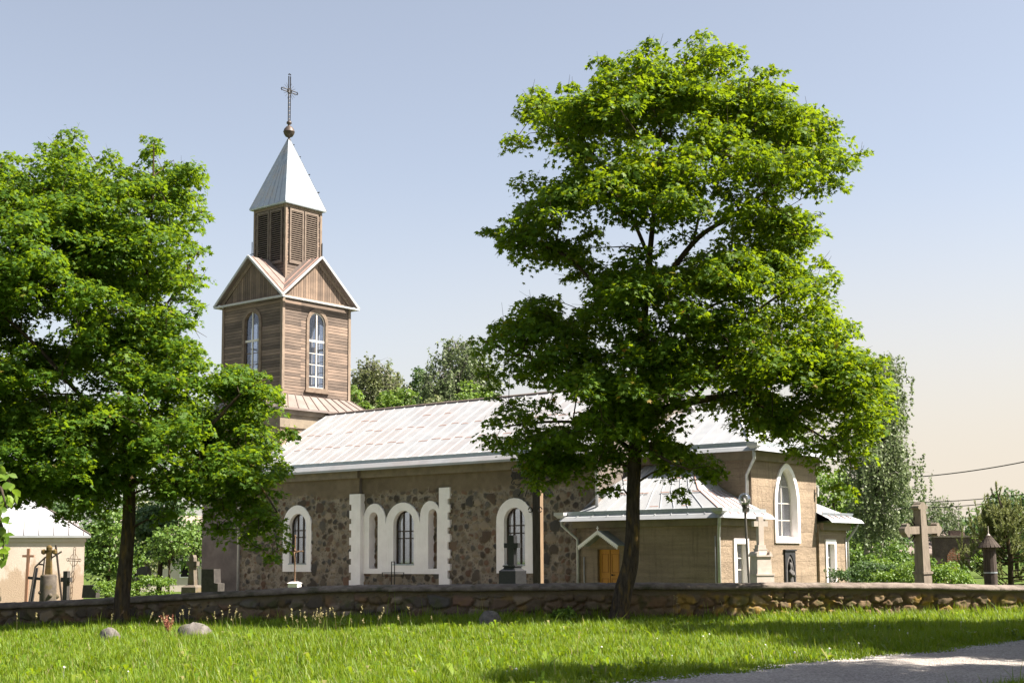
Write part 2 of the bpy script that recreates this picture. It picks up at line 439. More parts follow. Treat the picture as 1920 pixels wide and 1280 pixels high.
def masonry(U, W, seed, big=0.4, small=0.13, mortar=(.30, .235, .165), keep=0.8, dark=1.0, full=0.0):
    """returns height (m) and colour of fieldstone masonry at wall coordinates (U along, W up)"""
    Uj = U+0.07*(vnoise(U, W, 6, seed)-.5)+0.03*(vnoise(U, W, 17, seed+4)-.5)
    Wj = W+0.07*(vnoise(U, W, 6, seed+1)-.5)+0.03*(vnoise(U, W, 17, seed+5)-.5)
    f1, f2, hid = voro(Uj, Wj*1.12, big, seed)
    gap = (f2-f1)
    rad = big*(0.36+0.26*np.modf(hid*17.3)[0]+full)
    s = np.minimum(smoothstep(0.03, 0.09, gap), smoothstep(0.0, 0.05, rad-f1))
    s = np.where(hid < keep, s, 0)
    slope = (np.modf(hid*53.1)[0]-.5)*(U-np.floor(U/big)*big-big/2)+(np.modf(hid*71.9)[0]-.5)*(W-np.floor(W/big)*big-big/2)
    g1, g2, gid = voro(Uj, Wj, small, seed+9)
    t = np.minimum(smoothstep(0.01, 0.04, g2-g1), smoothstep(0, 0.03, small*(.34+.2*np.modf(gid*9.1)[0])-g1))
    t = np.where(gid < 0.75, t, 0)*(1-s)
    c = np.empty(U.shape+(3,))
    mo = np.array(mortar)*(0.75+0.5*vnoise(U, W, 3, seed+3))[..., None]
    cb = PAL[(np.modf(hid*91.7)[0]*len(PAL)).astype(int) % len(PAL)]*(0.75+.6*np.modf(hid*37.1)[0])[..., None]*dark
    cs = PAL[(np.modf(gid*91.7)[0]*len(PAL)).astype(int) % len(PAL)]*(0.8+.6*np.modf(gid*37.1)[0])[..., None]*dark
    c = mo*(1-s-t)[..., None]+cb*s[..., None]+cs*t[..., None]
    dome = np.clip(1-(f1/(rad+1e-6))**2, 0, 1)
    hgt = s*(0.02+0.035*dome*(1-min(1, full*3)))+(s*(.035+.05*np.modf(hid*29.3)[0]) if full else 0)+t*0.015+0.012*(vnoise(U, W, 14, seed+6)-.5)
    return hgt, c, s

def grid_faces(nu, nw, keep=None):
    i = np.arange((nu-1)*(nw-1)); a = i % (nu-1); b = i//(nu-1)
    q = b*nu+a
    F = np.stack([q, q+1, q+1+nu, q+nu], 1)
    if keep is not None: F = F[keep]
    return F

def in_poly(px, py, poly):
    poly = np.asarray(poly, float)
    x0, y0 = poly[:, 0], poly[:, 1]; x1, y1 = np.roll(x0, -1), np.roll(y0, -1)
    ins = np.zeros(px.shape, bool)
    for a, b, c, d in zip(x0, y0, x1, y1):
        if b == d: continue
        cr = ((b > py) != (d > py)) & (px < (c-a)*(py-b)/(d-b)+a)
        ins ^= cr
    return ins

def poly_dist(px, py, poly):
    poly = np.asarray(poly, float)
    best = np.full(px.shape, 1e9)
    for i in range(len(poly)):
        a, b = poly[i], poly[(i+1) % len(poly)]
        d = b-a; L = d@d+1e-9
        t = np.clip(((px-a[0])*d[0]+(py-a[1])*d[1])/L, 0, 1)
        best = np.minimum(best, np.hypot(px-a[0]-t*d[0], py-a[1]-t*d[1]))
    return best

def strip_prism(mb, pts, mat_fn=None):
    return mb
# =================================================================== THE CHURCH
CHX, CHY, CHR = -11.6, 60.1, -R(39.2)
church = empty('church', (CHX, CHY, 0), CHR,
               'fieldstone church with wooden bell tower, pale sheet-metal roofs and plastered east end', 'church')
cu = Vector((math.cos(CHR), math.sin(CHR), 0)); cv = Vector((-math.sin(CHR), math.cos(CHR), 0))
def cw(x, y, z=0): return Vector((CHX, CHY, 0))+cu*x+cv*y+Vector((0, 0, z))

def part(mb, name, m, parent=church, label=None, smooth=False):
    o = mb.build(name, M[m] if isinstance(m, str) else m, parent, smooth)
    if label: o['label'] = label
    return o

# ---- tower base
TX, TY = -2.8, 4.7                    # tower axis
def base_rough(mb_box):
    return mb_box
tb = part(MB().box(TX-2.7, TX+2.7, TY-2.7, TY+2.7, -.8, 5.2), 'tower_base', 'plaster_dark', label='plain plastered square base of the tower, painted darker for its shade')
part(MB().box(TX-2.7, TX+2.7, TY-2.7, TY+2.7, 5.2, 7.7), 'upper_stage', 'plaster_rough', tb)
part(MB().box(TX-2.78, TX+2.78, TY-2.78, TY+2.78, 7.62, 8.2).box(TX-2.88, TX+2.88, TY-2.88, TY+2.88, 8.2, 8.42), 'cornice', 'cornice', tb)
# upper stage toned lighter for sun on its east face, base darker for shade
mb = MB()
mb.frustum(TX, TY, 8.42, 3.02, 3.02, 8.5, 3.02, 3.02).frustum(TX, TY, 8.5, 3.0, 3.0, 9.22, 2.16, 2.16)
sk = part(mb, 'skirt_roof', 'skirt')
mb = MB()
for side in range(4):
    rot = Matrix.Rotation(side*math.pi/2, 3, 'Z')
    for k in range(-4, 5):
        a = rot @ Vector((3.0, k*.62, 8.515)); b = rot @ Vector((2.16, k*.62*.72, 9.235))
        mb.obox(a+Vector((TX, TY, 0)), b+Vector((TX, TY, 0)), .035, .05)
    a = rot @ Vector((3.0, 3.0, 8.52)); b = rot @ Vector((2.16, 2.16, 9.24))
    mb.obox(a+Vector((TX, TY, 0)), b+Vector((TX, TY, 0)), .05, .05)
part(mb, 'seam', 'seam_dark', sk)
tm = MB()
for side in range(4):
    rot = Matrix.Rotation(side*math.pi/2, 3, 'Z')
    tm.obox(rot @ Vector((3.035, -3.06, 8.455))+Vector((TX, TY, 0)), rot @ Vector((3.035, 3.06, 8.455))+Vector((TX, TY, 0)), .03, .1)
part(tm, 'drip_edge', 'skirt', sk)

# ---- wooden shaft with an arched window in every face
H = 2.12
Z0, Z1 = 9.15, 13.66
win = arch(-.53, .53, 9.62, 13.24, .53)
for side, lab in enumerate(('sunlit', 'rear', 'far', 'shaded')):
    ang = side*math.pi/2
    rot = Matrix.Rotation(ang, 3, 'Z')
    def to3(a, b, d, rot=rot): return tuple(rot @ Vector((d, a, 0))+Vector((TX, TY, b)))
    w = MB().prism(rect(-H+.0, H-.15, Z0, Z1) if side % 2 == 0 else rect(-H, H-.15, Z0, Z1), [win], H-.15, H, to3)
    part(w, 'tower_wall', 'siding')
    # window: casing, sill, frame with mullions, panes
    f = MB()
    f.prism(arch(-.68, .68, 9.5, 13.4, .68), [arch(-.515, .515, 9.66, 13.225, .515)], H-.02, H+.05, to3)
    f.prism(rect(-.76, .76, 9.42, 9.5), [], H-.02, H+.11, to3)
    fr = part(f, 'window_frame', 'frame_wood')
    g = MB()
    g.prism(rect(-.035, .035, 9.6, 13.22), [], H-.07, H-.015, to3)
    g.prism(rect(-.52, .52, 11.82, 11.92), [], H-.069, H-.016, to3)
    part(g, 'mullion', 'mullion', fr)
    g = MB()
    g.prism(arch(-.53, .53, 9.62, 13.24, .53), [arch(-.465, .465, 9.70, 13.165, .465)], H-.075, H-.03, to3)
    for zz in (10.2, 10.75, 11.28):
        g.prism(rect(-.5, .5, zz-.016, zz+.016), [], H-.06, H-.03, to3)
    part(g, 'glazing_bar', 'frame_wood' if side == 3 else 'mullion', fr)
    p = MB().prism(arch(-.5, .5, 9.65, 13.2, .5), [], H-.056, H-.05, to3)
    part(p, 'pane', 'glass_clear', fr)
# corner boards
for sx in (-1, 1):
    for sy in (-1, 1):
        x, y = TX+sx*(H-.03), TY+sy*(H-.03)
        part(MB().box(x-.075, x+.075, y-.075, y+.075, 9.2, 13.66), 'corner_board', 'board')
# floors inside the shaft, and a beam seen through the glass
part(MB().box(TX-1.95, TX+1.95, TY-1.95, TY+1.95, 9.2, 9.3).box(TX-1.95, TX+1.95, TY-.12, TY+.12, 11.35, 11.6)
     .box(TX-1.95, TX+1.95, TY-1.95, TY+1.95, 13.55, 13.64), 'tower_floor', 'board')

# ---- cross gables
GA, GE, GZ = 2.42, 13.72, 15.86
kk = (GZ-GE)/GA
mb = MB()
def gz_roof(x, y): return GZ-kk*min(abs(x), abs(y))
for side in range(4):
    rot = Matrix.Rotation(side*math.pi/2, 3, 'Z')
    for sg in (-1, 1):
        tri = [Vector((0, 0, GZ)), Vector((GA, 0, GZ)), Vector((GA, sg*GA, GE))]
        vs = [rot @ p+Vector((TX, TY, 0)) for p in tri]; vb = [p-Vector((0, 0, .07)) for p in vs]
        mb.add(vs+vb, [(0, 1, 2), (5, 4, 3), (0, 3, 4, 1), (1, 4, 5, 2), (2, 5, 3, 0)])
gr = part(mb, 'gable_roof', 'skirt')
mb = MB(); tr = MB(); ct = MB()
for side in range(4):
    rot = Matrix.Rotation(side*math.pi/2, 3, 'Z'); T = Vector((TX, TY, 0))
    P = lambda x, y, z: rot @ Vector((x, y, z))+T
    for sg in (-1, 1):
        tr.obox(P(GA+.02, 0, GZ-.01), P(GA+.02, sg*(GA+.04), GE-.03), .05, .10)
        for q in (.55, 1.1, 1.65, 2.15):       # seams on the gable slopes, running down to the valley
            mb.obox(P(q, 0, GZ+.015), P(q, sg*q, gz_roof(q, q)+.015), .03, .04)
    tr.obox(P(GA-.03, -GA-.02, GE-.055), P(GA-.03, GA+.02, GE-.055), .16, .075)
    ct.obox(P(GA-.1, -GA+.05, GE-.005), P(GA-.1, GA-.05, GE-.005), .25, .02)
part(mb, 'seam', 'seam_rust', gr)
part(tr, 'verge_trim', 'white_trim', gr)
for side in range(4):
    rot = Matrix.Rotation(side*math.pi/2, 3, 'Z')
    def to3(a, b, d, rot=rot): return tuple(rot @ Vector((d, a, 0))+Vector((TX, TY, b)))
    part(MB().prism([(-2.1, GE-.04), (2.1, GE-.04), (0, GZ-.27)], [], H-.06, H+.03, to3), 'gable_wall', 'siding_v')
    part(MB().prism([(-GA+.02, GE-.03), (GA-.02, GE-.03), (0, GZ-.09)], [[(-2.0, GE+.1), (2.0, GE+.1), (0, GZ-.34)]], H+.031, H+.07, to3), 'gable_rail', 'board')

# ---- belfry with louvred shutters
B = 1.12
ZB0, ZB1 = 14.3, 18.5
mb = MB().box(TX-B, TX+B, TY-B, TY+B, ZB0, ZB1)
bel = part(mb, 'belfry', 'siding')
mb = MB()
for sx in (-1, 1):
    for sy in (-1, 1):
        x, y = TX+sx*(B-.02), TY+sy*(B-.02); mb.box(x-.06, x+.06, y-.06, y+.06, ZB0, ZB1)
mb.box(TX-B-.03, TX+B+.03, TY-B-.03, TY+B+.03, 18.3, 18.497)
part(mb, 'corner_board', 'board', bel)
for side in range(4):
    rot = Matrix.Rotation(side*math.pi/2, 3, 'Z')
    def to3(a, b, d, rot=rot): return tuple(rot @ Vector((d, a, 0))+Vector((TX, TY, b)))
    for c in (-.47, .47):
        fr = part(MB().prism(rect(c-.44, c+.44, 15.62, 18.26), [rect(c-.35, c+.35, 15.74, 18.15)], B-.01, B+.06, to3), 'shutter', 'louvre', bel)
        sl = MB()
        nsl = 24
        for i in range(nsl):
            z = 15.78+i*(18.12-15.78)/(nsl-1)
            a = rot @ Vector((B+.018, c-.35, 0))+Vector((TX, TY, z)); b = rot @ Vector((B+.018, c+.35, 0))+Vector((TX, TY, z))
            upv = (rot @ Vector((.75, 0, -.66)))
            sl.obox(a, b, .014, .085, upv)
        part(sl, 'louvre', 'louvre', fr)
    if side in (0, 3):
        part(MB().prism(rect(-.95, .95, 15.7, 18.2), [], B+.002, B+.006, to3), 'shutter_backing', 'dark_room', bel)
# lightning rods on the belfry corners
part(MB().tube([(TX-B-.05, TY-B-.1, 15.9), (TX-B-.05, TY-B-.1, 16.9)], .022, 5).tube([(TX-B+.1, TY-B-.1, 16.3), (TX-B-.2, TY-B-.1, 16.3)], .02, 5), 'rod', 'iron', bel)
part(MB().tube([(TX+B+.08, TY+B+.02, 15.9), (TX+B+.08, TY+B+.02, 16.9)], .022, 5), 'rod', 'iron', bel)

# ---- spire, ball and cross
S = 1.3
mb = MB().frustum(TX, TY, 18.44, S, S, 18.5, S+.015, S+.015).frustum(TX, TY, 18.5, S, S, 22.0, .05, .05)
sp = part(mb, 'spire', 'spire')
mb = MB()
for side in range(4):
    rot = Matrix.Rotation(side*math.pi/2, 3, 'Z'); T = Vector((TX, TY, 0))
    for k in (-.75, -.35, .05, .45, .8):
        top = 22.0-3.5*abs(k)/1.3*.55
        h = (22.0-top)/3.5
        mb.obox(rot @ Vector((S+.004, k, 18.52))+T, rot @ Vector((S*h+.05*(1-h)+.006, k*max(h, .06), top))+T, .02, .03)
    mb.obox(rot @ Vector((S, S, 18.5))+T, rot @ Vector((.05, .05, 22.0))+T, .045, .045)
part(mb, 'seam', 'spire', sp)
for t in (.25, .5, .75, .92):
    p = Vector((TX+S*(1-t), TY+S*(1-t), 18.5+3.5*t)); part(MB().tube([p, p+Vector((.06, .1, .06))], .03, 5), 'climbing_hook', 'iron', sp)
mb = MB().lathe((TX, TY, 21.9), [(.07, 0), (.09, .12), (.05, .16), (.06, .22), (.17, .27), (.255, .4), (.275, .49), (.285, .5), (.275, .52), (.24, .63), (.15, .75), (.07, .8), (.06, .86), (.13, .92), (.12, 1.0), (.05, 1.06)], 16)
part(mb, 'spire_ball', 'ball', sp, smooth=True)
cr = MB()
zc = 24.45
def cp(a, z): return (TX, TY+a, z)
for o in (-.055, .055):
    cr.tube([cp(o, 22.95), cp(o, zc+.75)], .028, 5)
    cr.tube([cp(-.42, zc+o), cp(.42, zc+o)], .026, 5)
for i in range(8): cr.tube([cp(-.055, 23.0+i*.2), cp(.055, 23.1+i*.2)], .016, 4)
ring = [cp(.13*math.cos(t*math.pi/6), zc+.13*math.sin(t*math.pi/6)) for t in range(13)]
cr.tube(ring, .03, 5)
for (dx, dz) in ((-.46, 0), (.46, 0), (0, .8)):
    for q in range(3):
        an = math.atan2(dz, dx)+(q-1)*1.1
        cr.lathe((TX, TY+dx+.06*math.cos(an), zc+dz+.06*math.sin(an)-.03), [(.01, 0), (.035, .015), (.035, .045), (.01, .06)], 6)
for i in range(16):
    an = math.pi/8*i+.1
    if abs(math.cos(an)) < .2 or abs(math.sin(an)) < .2: continue
    cr.tube([cp(.14*math.cos(an), zc+.14*math.sin(an)), cp(.42*math.cos(an), zc+.42*math.sin(an))], .008, 4)
part(cr, 'cross', 'iron', sp)

# ---- nave walls: real relief of fieldstones on the long side
YL = -.15                                # the western stretch stands a little proud
def stone_sheet(x0, x1, z0, z1, y, name, holes=(), seed=3, ragged=4.25, step=.03, parent=church):
    nu, nw = int((x1-x0)/step)+2, int((z1-z0)/step)+2
    u = np.linspace(x0, x1, nu); w = np.linspace(z0, z1, nw)
    U, W = np.meshgrid(u, w)
    hgt, c, _s = masonry(U, W, seed, .31, .10, (.222, .188, .150), .84, 1.05)
    hb, cb, sb = masonry(U, W, seed+50, .52, .10, (.222, .188, .150), .34, 1.05)
    hgt = np.where(sb > .02, hb, hgt); c = c*(1-sb)[..., None]+cb*sb[..., None]
    edge = ragged+.25*(vnoise(U, W, 1.1, 5)-.5)+.2*(vnoise(U, W, 5, 6)-.5)
    pl = smoothstep(-.08, .1, W-edge)
    pc = np.array((.145, .113, .078))*(0.72+.5*vnoise(U, W, 1.3, 8)*.7+.3*vnoise(U, W, 5, 9))[..., None]
    c = c*(1-pl)[..., None]+pc*pl[..., None]
    hgt = hgt*(1-pl)+pl*(.03+.012*vnoise(U, W, 9, 12))
    V = np.stack([U, y-hgt, W], -1).reshape(-1, 3)
    keep = None
    if holes:
        cx = (U[:-1, :-1]+U[1:, 1:])/2; cz = (W[:-1, :-1]+W[1:, 1:])/2
        keep = np.ones(cx.shape, bool)
        for h in holes: keep &= ~in_poly(cx, cz, h)
        keep = keep.ravel()
    F = grid_faces(nu, nw, keep)
    return mesh_np(name, V, F, M['rubble'], parent, c.reshape(-1, 3), True)

ZT = 5.2
w1h, w3h = arch(2.8, 4.3, 1.35, 3.83, .74), arch(14.36, 15.84, 1.3, 3.8, .74)
mh = [rect(7.6, 8.2, 1.2, 3.6), rect(8.95, 10.15, 1.4, 3.6), rect(10.8, 11.36, 1.2, 3.6)]
def shrink(p, k=.05): return p
nav = stone_sheet(-.1, 7.2, -.6, ZT, YL, 'nave_wall', [w1h], 3)
nav2 = stone_sheet(7.2, 18.78, -.6, ZT, 0, 'nave_wall', [w3h]+mh, 3)
nave_shell = MB().box(-.1, .25, YL+.04, 9.4, -.6, 5.2)
nave_shell.box(18.4, 18.78, .02, 9.4, -.6, 5.2).box(-.1, 18.78, 9.15, 9.4, -.6, 5.2)
nave_shell.box(7.12, 7.2, YL+.01, .1, -.6, 5.2)
nave_shell.add([(.0, 0, 5.2), (.0, 9.4, 5.2), (.0, 4.7, 8.0), (.2, 0, 5.2), (.2, 9.4, 5.2), (.2, 4.7, 8.0)], [(0, 1, 2), (5, 4, 3), (0, 3, 4, 1), (1, 4, 5, 2), (2, 5, 3, 0)])
nave_shell.add([(18.5, 0, 5.2), (18.5, 9.4, 5.2), (18.5, 4.7, 8.0), (18.75, 0, 5.2), (18.75, 9.4, 5.2), (18.75, 4.7, 8.0)], [(0, 1, 2), (5, 4, 3), (0, 3, 4, 1), (1, 4, 5, 2), (2, 5, 3, 0)])
part(nave_shell, 'nave_shell', 'plaster_dark')
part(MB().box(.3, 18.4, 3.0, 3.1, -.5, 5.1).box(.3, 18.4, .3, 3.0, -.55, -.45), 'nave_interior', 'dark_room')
# cornice band below the eaves
part(MB().box(-.2, 7.2, YL-.16, .12, 4.94, 5.28).box(7.2, 18.8, -.17, .12, 4.94, 5.28), 'cornice', 'cornice')

# white painted surrounds, blind niches and pilasters
def surround(outer, holes, y0, y1, name='window_surround'):
    return part(MB().prism(outer, holes, y0, y1, FRONT), name, 'white_paint')
i1 = arch(3.08, 4.12, 1.52, 3.6, .52)
i3 = arch(14.62, 15.6, 1.46, 3.55, .49)
s1 = surround(arch(2.69, 4.42, 1.2, 3.95, .86), [i1], YL-.07, YL+.2)
s3 = surround(arch(14.25, 15.95, 1.17, 3.9, .85), [i3], -.075, .2)
def arc(c, r, zs, rise, a0, a1, n=9):
    return [(c+r*math.cos(R(a0+(a1-a0)*i/n)), zs+rise*math.sin(R(a0+(a1-a0)*i/n))) for i in range(n+1)]
out = [(7.22, 1.13), (11.5, 1.13), (11.5, 3.3)]
out += arc(10.95, .53, 3.3, .62, 10, 180-14, 9)+[(10.42, 3.08)]
out += arc(9.49, .93, 2.98, .92, 6, 174, 13)+[(8.56, 3.08)]
out += arc(7.94, .62, 3.22, .68, 10, 160, 9)+[(7.22, 3.2)]
h1, h2, h3 = arch(7.66, 8.14, 1.33, 3.56, .24), arch(9.0, 10.1, 1.5, 3.58, .55), arch(10.85, 11.31, 1.33, 3.6, .23)
sM = surround(out, [h1, h2, h3], -.085, .3, 'triple_arch_surround')
for k, (h, b) in enumerate(((h1, 7.6), (h3, 10.8))):
    stone_sheet(b, b+.6, 1.2, 3.7, .27, 'blind_niche', (), 11+k, 9)
# toothed pilasters
def pilaster(x0, x1, side, y0, y1, top, seed):
    rng = random.Random(seed); pts = [(x0, -.5), (x1, -.5)]
    def teeth(x, out):
        r = []; z = .62
        edge = [(x, z)]
        while z < top-.55:
            a = .24+.1*rng.random(); b = .2+.12*rng.random()
            edge += [(x, z+a), (x+out*.11, z+a), (x+out*.11, z+a+b), (x, z+a+b)]
            z += a+b
        return edge
    if side > 0: pts += [(x1-0, .6)]+[(x+0, z) for x, z in teeth(x1, -1)]+[(x1, top), (x0, top)]
    else: pts += [(x1, top), (x0, top)]+[(x, z) for x, z in reversed(teeth(x0, 1))]
    o = part(MB().prism(pts, [], y0, y1, FRONT), 'pilaster', 'white_paint')
    return o
pilaster(6.7, 7.33, -1, YL-.1, .1, 4.3, 1)
pilaster(11.44, 11.99, 1, -.12, .1, 4.4, 2)

def glazing(outline, x0, x1, z0, z1, y, bars_x, bars_z, frame, parent, bar=.028, to3=FRONT):
    inner = [((p[0]-(x0+x1)/2)*.9+(x0+x1)/2, (p[1]-(z0+z1)/2)*.965+(z0+z1)/2) for p in outline]
    f = part(MB().prism(outline, [inner], y-.03, y+.03, to3), 'window_frame', frame, parent)
    b = MB()
    for x in bars_x: b.prism(rect(x-bar, x+bar, z0+.02, z1-.03), [], y-.028, y+.028, to3)
    for z in bars_z: b.prism(rect(x0+.02, x1-.02, z-bar*.8, z+bar*.8), [], y-.025, y+.025, to3)
    part(b, 'mullion', frame, f)
    part(MB().prism(outline, [], y+.004, y+.009, to3), 'pane', 'glass', f)
    return f
def curtain(x0, x1, z0, z1, y, parent, to3=FRONT, seed=0, m='curtain'):
    n = int((x1-x0)/.025); vs, fs = [], []
    for i in range(n+1):
        x = x0+(x1-x0)*i/n; d = y+.035*math.sin(x*38+seed)+.02*math.sin(x*17+seed*2)
        vs += [to3(x, z0, d), to3(x, z1, d)]
    for i in range(n): fs.append((2*i, 2*i+2, 2*i+3, 2*i+1))
    mb = MB().add(vs, fs)
    return part(mb, 'curtain', m, parent)
g1 = glazing(i1, 3.08, 4.12, 1.52, 3.6, YL+.12, (3.43, 3.77), (2.62, 2.9), 'dark_frame', s1)
g3 = glazing(i3, 14.62, 15.6, 1.46, 3.55, .12, (14.95, 15.27), (2.62, 2.9), 'dark_frame', s3)
g2 = glazing(h2, 9.0, 10.1, 1.5, 3.58, .12, (9.37, 9.73), (2.5, 2.78), 'dark_frame', sM)
for (a, b, z0, y, p, sd) in ((3.1, 3.4, 1.5, YL+.2, s1, 0), (3.5, 3.74, 1.5, YL+.2, s1, 1), (3.82, 4.2, 1.5, YL+.2, s1, 7), (14.6, 14.72, 1.45, .2, s3, 2), (15.0, 15.24, 1.45, .2, s3, 3), (9.0, 9.33, 1.45, .2, sM, 4), (9.45, 9.68, 1.45, .2, sM, 5), (9.78, 10.2, 1.45, .2, sM, 6)):
    curtain(a, b, z0, 3.7, y, p, FRONT, sd)
part(MB().box(3.06, 4.15, YL-.1, YL+.2, 1.49, 1.54), 'sill', 'galv', s1)
part(MB().box(14.62, 15.6, -.1, .2, 1.44, 1.49), 'sill', 'galv', s3)
part(MB().box(8.98, 10.12, -.11, .2, 1.46, 1.51), 'sill', 'galv', sM)

# ---- nave roof with flared eaves
def gable_roof(x0, x1, prof, mirror_y, thick, name, m):
    """prof: (y, z) from the eave up to the ridge; mirrored across y = mirror_y"""
    full = prof+[(2*mirror_y-y, z) for y, z in reversed(prof[:-1])]
    top = full; bot = [(y, z-thick) for y, z in reversed(full)]
    return part(MB().prism(top+bot, [], x0, x1, SIDE), name, m)
NP = [(-.52, 5.30), (-.36, 5.47), (-.1, 5.55), (.35, 5.74), (4.7, 8.34)]
nroof = gable_roof(-.22, 18.98, NP, 4.7, .09, 'nave_roof', 'roof')
def on_slope(prof, y):
    for (a, b), (c, d) in zip(prof, prof[1:]):
        if a <= y <= c: return b+(d-b)*(y-a)/(c-a)
    return prof[-1][1]
sm = MB(); rs = MB(); rng = random.Random(4)
x = .15
cols = []
while x < 18.9:
    sm.obox((x, .35, 5.752), (x, 4.66, 8.332), .022, .022)
    sm.obox((x, -.2, 5.525), (x, .35, 5.752), .022, .022)
    cols.append(x); x += .62
for i, x in enumerate(cols[:-1]):
    for y in (1.55, 2.75, 3.7):
        yy = y+(.05 if i % 2 else -.05)
        if rng.random() < .86 and not (y == 3.7 and rng.random() < .75):
            z = on_slope(NP, yy); rs.obox((x+.03, yy, z+.006), (x+.56*rng.uniform(.7, 1), yy, z+.006), .045, .012, (0, -.51, .86))
part(sm, 'seam', 'seam', nroof); part(rs, 'lap_seam', 'seam_rust', nroof)
part(MB().tube([(-.22, 4.7, 8.36), (18.98, 4.7, 8.36)], .055, 6), 'ridge_cap', 'seam_dark', nroof)
# standing gutter lip on the roof just above the eave
lip = MB()
lip.obox((-.2, -.24, 5.565), (18.95, -.24, 5.565), .02, .15)
part(lip, 'gutter', 'galv', nroof)
part(MB().lathe((13.4, 3.35, 7.5), [(.05, 0), (.05, .2), (.09, .22), (.08, .3), (.02, .34)], 8), 'vent_pipe', 'iron', nroof)

# ---- chancel
CY0, CY1, CXE = 2.45, 7.24, 23.5
ym = (CY0+CY1)/2
ch = MB()
cwin = arch(4.14, 5.65, 2.38, 4.86, 1.35, 18, .12)
ch.prism(rect(CY0, CY1, -.6, 5.3), [cwin], CXE-.3, CXE, SIDE)
ch.box(18.6, CXE-.3, CY0, CY0+.3, -.6, 5.3).box(18.6, CXE-.3, CY1-.3, CY1, -.6, 5.3)
chw = part(ch, 'chancel_wall', 'plaster_rough')
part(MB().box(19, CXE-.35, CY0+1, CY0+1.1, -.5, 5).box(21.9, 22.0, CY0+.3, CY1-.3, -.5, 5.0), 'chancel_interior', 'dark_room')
part(MB().box(18.75, CXE+.12, CY0-.13, CY0+.1, 5.02, 5.32).box(CXE-.1, CXE+.13, CY0+.1, CY1+.1, 5.02, 5.32), 'cornice', 'cornice')
# white surround of the tall window
sC = part(MB().prism(arch(3.97, 5.82, 2.2, 5.03, 1.5, 18, .12), [arch(4.15, 5.64, 2.39, 4.85, 1.34, 18, .12)], CXE-.28, CXE+.06, SIDE), 'window_surround', 'white_paint')
gC = glazing(arch(4.15, 5.64, 2.39, 4.85, 1.34, 18, .12), 4.15, 5.64, 2.39, 4.85, CXE-.22, (4.6, 4.9), (3.0, 3.6, 4.2), 'mullion', sC, .018, SIDE)
for (a, b, sd) in ((4.75, 5.0, 1), (5.1, 5.75, 4)):
    curtain(a, b, 2.35, 4.9, CXE-.36, sC, SIDE, sd)
# hipped roof with flare
def eave_strip(x0, x1, y0, y1, z, d=.12, h=.13):
    """sloping sheet-metal eave edge along the front and the east side"""
    vs = [(x0, y0, z), (x1, y0, z), (x1, y1, z), (x0, y0-d, z-h), (x1+d, y0-d, z-h), (x1+d, y1, z-h), (x0, y0, z-h), (x1, y0, z-h), (x1, y1, z-h)]
    return MB().add(vs, [(0, 3, 4, 1), (1, 4, 5, 2), (3, 6, 7, 4), (4, 7, 8, 5)])
def hip(x0, x1, y0, y1, ze, flare, zf, ridge_x0, ridge_x1, zr, name, m, open_left=True):
    mb = MB(); yc = (y0+y1)/2
    o = [(x0, y0, ze), (x1, y0, ze), (x1, y1, ze), (x0, y1, ze)]
    i = [(x0, y0+flare, zf), (x1-flare, y0+flare, zf), (x1-flare, y1-flare, zf), (x0, y1-flare, zf)]
    r = [(ridge_x0, yc, zr), (ridge_x1, yc, zr)]
    vs = o+i+r; n = len(vs)
    fs = [(0, 1, 5, 4), (1, 2, 6, 5), (2, 3, 7, 6), (4, 5, 9, 8), (5, 6, 9), (6, 7, 8, 9)]
    mb.add(vs, fs); mb.add([(a, b, c-.08) for a, b, c in o], [(3, 2, 1, 0)])
    b0 = n
    mb.f += [(0, b0, b0+1, 1), (1, b0+1, b0+2, 2), (2, b0+2, b0+3, 3)]
    return part(mb, name, m)
HX, HY0, HY1 = CXE+.5, CY0-.5, CY1+.5
croof = hip(18.9, HX, HY0, HY1, 5.42, .55, 5.64, 18.9, 21.55, 7.1, 'chancel_roof', 'roof2')
sm = MB()
for k in range(1, 8):      # seams on the front slope
    x = 18.9+k*.62
    t = min(1, max(0, (HX-.55-x)/(HX-.55-21.55)))
    ytop = HY0+.55+(ym-HY0-.55)*t; ztop = 5.65+(7.1-5.64)*t
    sm.obox((x, HY0+.2, 5.52), (x, HY0+.55, 5.655), .022, .022); sm.obox((x, HY0+.55, 5.655), (x, ytop, ztop+.012), .022, .022)
part(sm, 'seam', 'seam', croof)
sm = MB()
for k in range(1, 9):       # seams on the hipped end
    y = HY0+.55+(HY1-HY0-1.1)*k/9
    t = 1-abs(y-ym)/(ym-HY0-.55)
    sm.obox((HX-.05, y, 5.455), (HX-.55, y, 5.655), .025, .03)
    sm.obox((HX-.55, y, 5.655), (HX-.55-(HX-.55-21.55)*t, y, 5.655+(7.1-5.64)*t), .025, .03)
sm.obox((HX-.55, HY0+.55, 5.66), (21.55, ym, 7.115), .04, .04); sm.obox((HX-.55, HY1-.55, 5.66), (21.55, ym, 7.115), .04, .04)
sm.obox((HX, HY0, 5.435), (HX-.55, HY0+.55, 5.66), .04, .04)
part(sm, 'seam', 'seam', croof)
part(eave_strip(18.95, HX, HY0, HY1, 5.418), 'fascia', 'roof2', croof)
lip = MB().obox((18.95, HY0+.16, 5.55), (HX-.15, HY0+.16, 5.55), .02, .15).obox((HX-.16, HY0+.16, 5.55), (HX-.16, HY1, 5.55), .02, .15)
part(lip, 'gutter', 'galv', croof)

